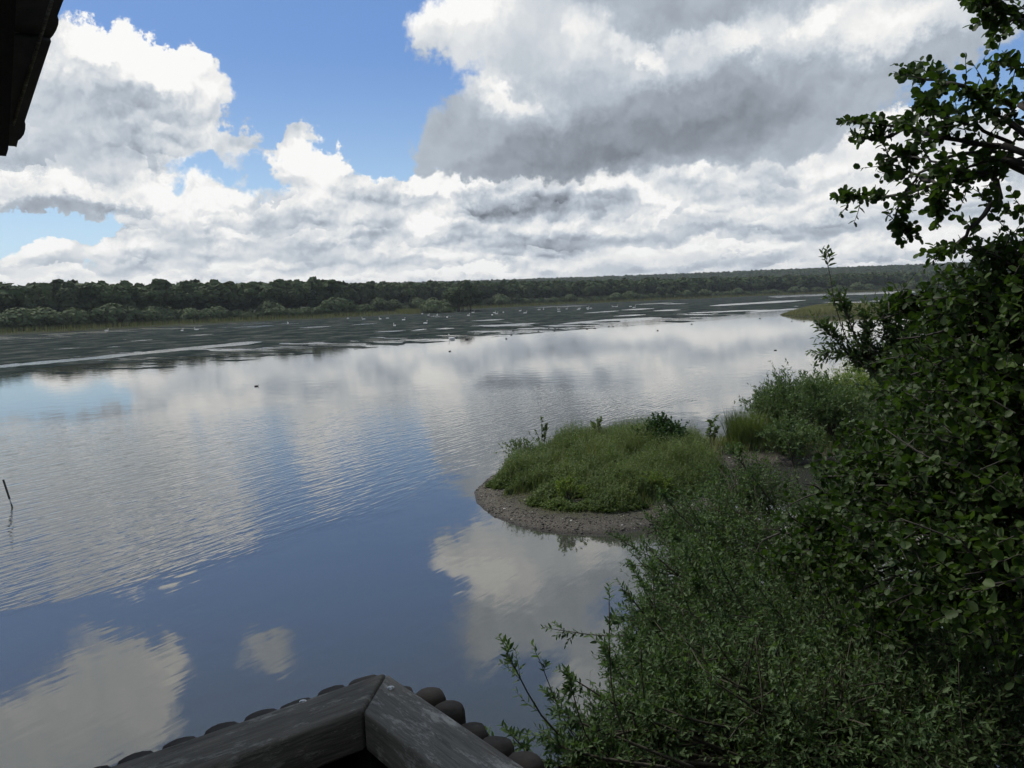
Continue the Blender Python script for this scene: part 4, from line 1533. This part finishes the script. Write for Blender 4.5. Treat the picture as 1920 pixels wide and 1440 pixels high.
# reed tuft on the spit
rt = np.array(gz(1398, 838)); n = 900
an = rng.random(n) * 6.28; rr = .75 * rng.random(n) ** .6
tuft = empty('reed_tuft', tuple(rt))
tag(tuft, 'round tuft of bright green reeds standing on the gravel spit', 'reeds')
blades(np.stack([rr * np.cos(an), rr * np.sin(an), 0 * an - .05], 1), 1.1 + .5 * rng.random(n), .022, .30, mt_grass, 'blades', tuft, seg=3, bend=.25)

# willow scrub on the spit and the right bank
SCRUB = [(1452, 802, 1.45, 1.9, 9000, 'rounded grey-green willow bush at the water end of the spit'), (1500, 812, 1.8, 2.3, 12000, 'dense green willow bush second from the water end of the spit'),
         (1560, 828, 1.9, 2.3, 12000, 'bushy green willow in the middle of the spit scrub'), (1540, 775, 1.9, 2.6, 9000, 'taller willow bush behind the middle of the spit scrub'),
         (1620, 800, 2.2, 2.6, 13000, 'broad willow bush before the pale feathery bush'), (1665, 775, 1.6, 3.6, 9000, 'pale feathery bush rising above the spit scrub by the dark tree'),
         (1700, 840, 2.3, 2.7, 12000, 'dark willow bush low behind the alder branches'), (1790, 800, 2.6, 3.2, 12000, 'large willow bush behind the alder at the right'),
         (1480, 850, 1.2, 1.3, 5000, 'low willow shoots in front of the spit bushes'), (1880, 820, 2.6, 3.0, 9000, 'willow bush at the far right bank behind the alder')]
for x, y, R, Hh, nl, lab in SCRUB:
    pale = 'feathery' in lab
    clumpy_bush('willow_bush', gz(x, y, .3), R, Hh, nl, .13 if not pale else .16, .34 if not pale else .16, mt_wild if not pale else mt_yel, WILLOW, lab, 'bush', 'willow bushes on the spit', stems=22)
clumpy_bush('willow_bush', (float(onz(1445, 793)[0]) - .1, float(onz(1445, 793)[1]), .1), .9, 1.6, 4500, .11, .3, mt_wild, WILLOW, 'outermost willow bush overhanging the water at the tip of the scrub', 'bush', 'willow bushes on the spit', stems=14)

# ---------------------------------------------------------------- near willow and alder


class Tree:
    def __init__(self, name, loc, bark, leafm, shape, ll, lw):
        self.root = empty(name, loc)
        self.o = np.array(loc, float)
        self.wood = MB()
        self.bark, self.leafm, self.shape, self.ll, self.lw = bark, leafm, shape, ll, lw
        self.TB, self.TD, self.TL, self.TS = [], [], [], []

    def limb(self, pts, r0, r1, k=7, twigs=0, tl=.3, n=14, side=1.0, jitter=.0):
        pts = [np.asarray(p, float) for p in pts]
        # smooth through the points
        t = np.linspace(0, len(pts) - 1, n)
        i = np.clip(t.astype(int), 0, len(pts) - 2); f = (t - i)[:, None]
        A = np.array(pts)
        p0, p1, p2, p3 = A[np.maximum(i - 1, 0)], A[i], A[i + 1], A[np.minimum(i + 2, len(A) - 1)]
        c = .5 * (2 * p1 + (p2 - p0) * f + (2 * p0 - 5 * p1 + 4 * p2 - p3) * f ** 2 + (3 * p1 - p0 - 3 * p2 + p3) * f ** 3)
        if jitter:
            c[1:-1] += rng.normal(size=(n - 2, 3)) * jitter
        self.wood.tube(c - self.o, np.linspace(r0, r1, n), k)
        if twigs:
            tt_ = rng.random(twigs) ** .55
            ii = np.clip((tt_ * (n - 1)).astype(int), 0, n - 2); ff = (tt_ * (n - 1) - ii)[:, None]
            B = c[ii] * (1 - ff) + c[ii + 1] * ff
            T = unit(c[ii + 1] - c[ii])
            D = unit(T * .9 + rand_dirs(twigs) * side)
            self.twig(B, D, tl * (.4 + .9 * rng.random(twigs)) * (1.15 - .6 * tt_))
            self.twig(c[-1:], unit(c[-1:] - c[-2:-1]), np.array([tl * .6]))
        return c

    def twig(self, B, D, L, sc=1.0):
        self.TB.append(B); self.TD.append(D); self.TL.append(L); self.TS.append(np.full(len(B), sc))

    def lobe(self, c, r, n, tl=.28, src=None, up=.35, limbs=6, sc=1.0):
        """twigs through an ellipsoid of crown, fed by limbs from src"""
        c = np.asarray(c, float); r = np.asarray(r, float) * np.ones(3)
        d = rand_dirs(n)
        q = c + d * r * (rng.random(n) ** .45)[:, None]
        D = unit(d * .7 + rand_dirs(n) * .6 + [0, 0, up])
        self.twig(q - D * tl * .5, D, tl * (.5 + .8 * rng.random(n)), sc)
        if src is not None:
            for _ in range(limbs):
                e = c + rand_dirs(1)[0] * r * .75
                mid = (np.asarray(src) + e) / 2 + rng.normal(size=3) * .12 * np.linalg.norm(e - src) * .5
                cc = self.limb([src, mid, e], .012 + .004 * np.linalg.norm(e - src), .004, 5, n=10, jitter=.012)
                for _ in range(5):
                    k = rng.integers(4, 10)
                    e2 = cc[k] + unit(rand_dirs(1)[0] + unit(cc[-1] - cc[0])) * r.mean() * (.4 + .5 * rng.random())
                    self.limb([cc[k], (cc[k] + e2) / 2 + rng.normal(size=3) * .03, e2], .006, .0022, 4, n=6)

    def finish(self, per, label, cat, twig_r=.0022, spread=.9, face_up=.6, wood_name='branches'):
        B = np.concatenate(self.TB); D = np.concatenate(self.TD); L = np.concatenate(self.TL); S = np.concatenate(self.TS)
        n = len(B)
        # twig geometry: thin three-sided stems
        side = unit(np.cross(D, rand_dirs(n))); s2 = np.cross(D, side)
        droop = rand_dirs(n) * .12
        M = B + D * (L * .5)[:, None] + droop * (L * .5)[:, None]
        E = B + D * L[:, None]
        rings = []
        for P_, rr in ((B, twig_r * 1.2), (M, twig_r * .8), (E, twig_r * .35)):
            for a in (0, 2.09, 4.19):
                rings.append(P_ + side * (math.cos(a) * rr) + s2 * (math.sin(a) * rr))
        V = np.stack(rings, 1).reshape(-1, 3) - self.o
        b0 = (np.arange(n) * 9)[:, None]
        F = np.concatenate([b0 + [i * 3 + j, i * 3 + (j + 1) % 3, (i + 1) * 3 + (j + 1) % 3, (i + 1) * 3 + j] for i in (0, 1) for j in range(3)])
        mesh_np('twigs', V, [F], self.bark, self.root)
        k = np.repeat(np.arange(n), per)
        f = (np.tile(np.arange(per), n) + rng.random(n * per) * .8) / per
        f1 = f[:, None]
        Q = B[k] * (1 - f1) ** 2 + 2 * f1 * (1 - f1) * M[k] + f1 * f1 * E[k]
        ph = np.tile(np.arange(per) * 2.4, n) + np.repeat(rng.random(n) * 6.28, per)
        out = side[k] * np.cos(ph)[:, None] + s2[k] * np.sin(ph)[:, None]
        dd_ = unit(D[k] * (.55 + .5 * f1) + out * spread + rand_dirs(len(k)) * .25)
        N = unit(np.array([0, 0, 1.0]) * face_up + out * -.1 + .55 * rand_dirs(len(k)))
        LL = self.ll * S[k] * (.55 + .6 * rng.random(len(k))) * (1.05 - .3 * f)
        V, F = leaves_geo(Q - self.o, dd_, N, LL, LL * self.lw * (.85 + .3 * rng.random(len(k))), self.shape, fold=.22, curl=.12)
        mesh_np('foliage', V, [F], self.leafm, self.root)
        self.wood.build(wood_name, self.bark, self.root, smooth=True)
        tag(self.root, label, cat)
        print(self.root.name, 'leaves', len(k))


def sub(tree, P, rfrac=.4, n=3):
    pass


A3 = lambda *a: at(*a)
# grey willow below the balcony, several stems from the bank
wb = np.array([2.9, 3.6, 0.3])
wil = Tree('grey_willow', tuple(wb), mt_twig, mt_wil, WILLOW, .040, .36)
W = [  # x, y, distance, radius, twigs, source stem
    (1345, 1010, 6.6, .46, 520, 0), (1290, 1090, 6.0, .36, 360, 0), (1400, 930, 7.2, .42, 380, 0), (1330, 1180, 5.4, .44, 560, 1), (1250, 1230, 5.0, .26, 260, 1), (1450, 1080, 6.2, .55, 620, 0),
    (1270, 1340, 4.5, .40, 600, 2), (1180, 1400, 4.1, .26, 360, 2), (1390, 1310, 4.7, .48, 620, 2), (1110, 1425, 3.8, .14, 110, 2), (1500, 1230, 5.2, .55, 620, 1), (1500, 1400, 4.3, .50, 620, 2),
    (1620, 1130, 6.0, .60, 520, 1), (1640, 1320, 4.8, .60, 620, 2), (1760, 1220, 5.2, .62, 520, 1), (1780, 1400, 4.2, .55, 560, 2), (1890, 1320, 4.6, .55, 420, 1), (1560, 1000, 7.2, .55, 420, 0),
    (1900, 1120, 5.8, .6, 360, 1), (1260, 985, 6.9, .18, 110, 0), (1215, 1160, 5.6, .16, 110, 1)]
stems_top = [at(1560, 1180, 6.4), at(1560, 1300, 5.2), at(1480, 1440, 4.4)]
feet = [wb + [.5, 1.0, 0], wb, wb + [-.6, -.5, 0]]
for a, b_ in zip(feet, stems_top):
    for k in range(2):
        wil.limb([a + rng.normal(size=3) * [.15, .15, 0] - [0, 0, .5], (a + b_) / 2 + rng.normal(size=3) * .25, b_ + rng.normal(size=3) * .1], .07, .03, 9, n=16, jitter=.01)
for x, y, dist_, r, n, s in W:
    wil.lobe(at(x, y, dist_), (r, r, r * .85), int(n * 1.25), .24, src=stems_top[s], limbs=7)
# long bare-based shoots past the left outline, and the fan of stems seen through the leaves
for pts in ([(1440, 1440, 4.2), (1290, 1380, 4.0), (1170, 1330, 3.8), (1078, 1275, 3.7)], [(1400, 1440, 4.1), (1200, 1420, 3.9), (1100, 1400, 3.8), (1025, 1385, 3.8)], [(1380, 1300, 4.8), (1230, 1260, 4.7), (1145, 1240, 4.7)],
            [(1400, 1180, 5.6), (1260, 1160, 5.4), (1165, 1165, 5.4)], [(1400, 1120, 5.9), (1290, 1075, 5.8), (1190, 1060, 5.8)], [(1390, 1060, 6.3), (1290, 980, 6.4), (1245, 930, 6.4)], [(1330, 1300, 4.6), (1210, 1250, 4.6), (1180, 1200, 4.6)],
            [(1460, 960, 7), (1400, 880, 7), (1372, 845, 7)], [(1460, 1380, 4.2), (1300, 1350, 4.0), (1180, 1300, 4.0)], [(1250, 1440, 3.7), (1120, 1420, 3.6), (1050, 1400, 3.6)], [(1500, 920, 7.4), (1480, 840, 7.4), (1475, 800, 7.4)],
            [(1300, 1440, 3.8), (1150, 1380, 3.7), (1065, 1345, 3.7)], [(1420, 1250, 5), (1260, 1200, 5), (1175, 1110, 5)]):
    wil.limb([at(*p) for p in pts], .009, .0028, 5, twigs=16, tl=.16, n=12, side=.75)
for k in range(70):
    s_ = W[rng.integers(len(W))]
    a0 = at(s_[0] + rng.uniform(20, 120), s_[1] + rng.uniform(0, 90), s_[2])
    e0 = a0 + unit(np.array([-.9, -.3, 1.1]) + rng.normal(size=3) * .45) * rng.uniform(.5, .95)
    wil.limb([a0, (a0 + e0) / 2 + np.array([-.05, 0, -.05]), e0], .006, .002, 4, twigs=9, tl=.14, n=8, side=.7)
for k in range(46):
    x = rng.uniform(1420, 1900); y = rng.uniform(1020, 1330)
    d0 = 6.6 - (y - 1000) / 200
    wil.limb([at(x + 330, y + 260, d0 + .2), at(x + 150, y + 105, d0 + .1), at(x, y, d0)], .014, .004, 5, n=8, jitter=.008)
wil.finish(12, 'dense grey-green willow filling the lower right, its shoots leaning over the water', 'willow', twig_r=.0015)

# thinner willow top with bare shoots, against the bright water at the right
w2 = Tree('thin_willow', (5.2, 8.5, .4), mt_twig, mt_wild, WILLOW, .085, .40)
base2 = at(1735, 830, 9.0)
w2.limb([(5.2, 8.5, -.1), (5.0, 8.8, 2.2), tuple(base2)], .08, .035, 8, n=12)
for pts in ([(1735, 830), (1690, 760), (1640, 700), (1570, 640), (1545, 615)], [(1735, 830), (1700, 720), (1620, 660), (1592, 600), (1575, 560)], [(1735, 830), (1720, 700), (1690, 640), (1660, 590)], [(1720, 800), (1650, 690), (1600, 665), (1555, 660)],
            [(1730, 800), (1700, 680), (1672, 620), (1665, 580)], [(1740, 820), (1745, 700), (1725, 640), (1715, 600)], [(1735, 830), (1770, 720), (1765, 640), (1760, 590)], [(1690, 760), (1650, 680), (1625, 640), (1622, 595)]):
    w2.limb([at(p[0], p[1], 9.0) for p in pts], .016, .004, 5, twigs=34, tl=.34, n=14, side=.8)
for x, y, r, n in ((1665, 680, .24, 70), (1700, 730, .34, 150), (1625, 665, .20, 36), (1740, 660, .30, 150), (1790, 700, .4, 240), (1760, 780, .45, 300), (1690, 640, .2, 60)):
    w2.lobe(at(x, y, 9.0), r, n, .3, src=base2, limbs=3)
# the lone tall shoot reaching above the skyline
w2.limb([at(1640, 700, 9.0), at(1590, 640, 9.0), at(1566, 570, 8.9), at(1556, 515, 8.9), at(1549, 482, 8.9)], .007, .003, 4, n=12)
w2.twig(np.array([at(1552, 500, 8.9), at(1549, 490, 8.9), at(1551, 486, 8.9)]), unit(np.array([[.3, 0, 1], [-.4, 0, 1], [.1, .2, 1.0]])), np.array([.14, .12, .12]))
w2.finish(8, 'open willow with bare reddish shoots, one lone shoot rising above the skyline', 'willow', spread=.75)

# alder on the right, trunk just outside the frame
ab = np.array([5.6, 3.6, .5])
ald = Tree('alder_tree', tuple(ab), mt_abark, mt_ald, ALDER, .044, .72)
trunk = MB()
tp = [ab - [0, 0, .6] - ab, np.array([.05, .1, 2.5]), np.array([-.1, .05, 5.5]), np.array([.1, 0, 8.5]), np.array([0, .1, 11.5])]
c_ = bez(tp[0], tp[1], tp[2], tp[4], 20)
trunk.tube(c_, np.linspace(.20, .03, 20), 12)
tr_o = trunk.build('trunk', mt_abark, ald.root, smooth=True)
tw = c_ + ab


def on_trunk(z):
    i = int(np.argmin(np.abs(tw[:, 2] - z)))
    return tw[i]


D0 = 4.0
BR = [([(2050, 330), (1880, 278), (1760, 255), (1660, 235), (1600, 228)], 5.6, 44), ([(2030, 300), (1900, 200), (1800, 160), (1745, 150), (1700, 140)], 5.9, 36),
      ([(2040, 345), (1880, 325), (1770, 345), (1650, 370), (1585, 372)], 5.5, 46), ([(1960, 340), (1880, 370), (1830, 420), (1795, 455), (1768, 468)], 5.3, 26),
      ([(1900, 285), (1800, 290), (1720, 330), (1680, 400), (1690, 430)], 0, 30), ([(1900, 270), (1820, 235), (1760, 215), (1730, 190)], 0, 30), ([(2050, 250), (1960, 170), (1900, 120), (1870, 115)], 6.2, 20),
      ([(2060, 60), (1960, 40), (1880, 20), (1835, 5)], 7.0, 26), ([(1990, 50), (1930, 30), (1880, 45), (1850, 30)], 0, 16), ([(1980, -40), (1900, -20), (1850, -10)], 7.4, 22), ([(1700, 240), (1650, 260), (1615, 262)], 0, 12),
      ([(1760, 345), (1700, 320), (1660, 300)], 0, 16), ([(1960, 235), (1900, 230), (1850, 200), (1820, 170)], 0, 22), ([(2050, 480), (1960, 470), (1900, 475), (1850, 480)], 5.0, 20), ([(1990, 400), (1940, 390), (1890, 400)], 0, 9),
      ([(1880, 325), (1800, 320), (1740, 300), (1700, 290)], 0, 24), ([(1940, 300), (1860, 300), (1790, 330), (1760, 390)], 0, 22)]
for pts, tz, nt in BR:
    P_ = [at(p[0], p[1], D0 + .25 * math.sin(p[0] * .02)) for p in pts]
    r0 = .008
    if tz:
        P_ = [on_trunk(tz)] + P_
        r0 = .017
    ald.limb(P_, r0, .003, 7, twigs=int(nt * .72), tl=.17, n=18, side=.95, jitter=.004)
# lower, denser crown
AL = [(1880, 560, 3.9, .30, 110), (1810, 600, 4.1, .24, 85), (1735, 560, 4.3, .10, 16), (1700, 575, 4.3, .10, 16), (1900, 700, 3.8, .42, 220), (1800, 700, 4.2, .36, 170), (1860, 830, 3.8, .45, 240), (1740, 850, 4.2, .40, 190), (1880, 480, 3.9, .14, 30),
      (1640, 900, 4.5, .34, 130), (1700, 960, 4.2, .40, 180), (1560, 985, 4.7, .30, 110), (1840, 980, 3.8, .45, 230), (1490, 1040, 4.9, .22, 55), (1600, 1060, 4.5, .26, 70), (1680, 1160, 4.2, .20, 45), (1900, 1080, 3.7, .40, 150),
      (1960, 620, 3.8, .4, 160), (1980, 850, 3.6, .45, 200), (1980, 1050, 3.5, .45, 180), (1790, 1120, 4.0, .22, 50), (1730, 740, 4.8, .20, 40), (1680, 830, 5.0, .22, 40)]
for x, y, dist_, r, n in AL:
    c = at(x, y, dist_)
    s_ = on_trunk(min(max(c[2] + .3, 3.0), 7.5))
    ald.lobe(c, (r, r, r * .75), int(n * 1.0), .18, src=s_ * .45 + c * .55 + [0, 0, .1], up=.1, limbs=3)
    ald.limb([s_, (s_ + c) / 2 + [0, 0, .15], s_ * .45 + c * .55 + [0, 0, .1]], .030, .014, 7, n=8)
# bare twig between the leaves, and crown above and beside the frame (shades the scrub)
for c, r, n in (((4.6, 3.4, 9.6), 1.3, 620), ((5.6, 2.2, 8.6), 1.4, 600), ((6.8, 4.6, 8.6), 1.6, 650), ((5.6, 3.6, 11.2), 1.3, 450), ((6.8, 3.0, 6.6), 1.3, 500), ((4.4, .9, 7.9), 1.1, 420), ((3.6, .6, 9.6), 1.3, 420), ((6.4, 5.8, 6.5), 1.0, 300), ((2.4, 2.2, 9.4), .9, 420), ((3.5, 3.4, 9.9), 1.0, 480), ((2.9, 1.0, 9.0), .9, 420), ((4.3, 4.8, 10.4), 1.0, 420)):
    c = np.array(c)
    ald.lobe(c, (r, r, r * .7), n, .32, src=on_trunk(min(c[2], 9.5)), limbs=5, sc=1.5)
ald.finish(8, 'dark alder with round leaves, its branches hanging across the right edge of the view', 'alder tree', twig_r=.0024, spread=1.1, face_up=.45)


# ---------------------------------------------------------------- summer haze over the whole valley
mt_haze = bpy.data.materials.new('haze')
mt_haze.use_nodes = True
mt_haze.node_tree.nodes.clear()
g = G(mt_haze.node_tree)
pv = g.new('ShaderNodeVolumePrincipled')
pv.inputs['Color'].default_value = (0.86, 0.92, 1.0, 1)
pv.inputs['Density'].default_value = 0.00008
pv.inputs['Anisotropy'].default_value = 0.2
g.l.new(pv.outputs[0], g.new('ShaderNodeOutputMaterial').inputs['Volume'])
bx = [(x, y, z) for z in (-3, 110) for x, y in ((-4500, -700), (4500, -700), (4500, 4500), (-4500, 4500))]
haze = mesh_np('haze', bx, np.array([(3, 2, 1, 0), (4, 5, 6, 7), (0, 1, 5, 4), (1, 2, 6, 5), (2, 3, 7, 6), (3, 0, 4, 7)]), mt_haze)
tag(haze, 'thin pale summer haze over the lake', 'haze', kind='stuff')
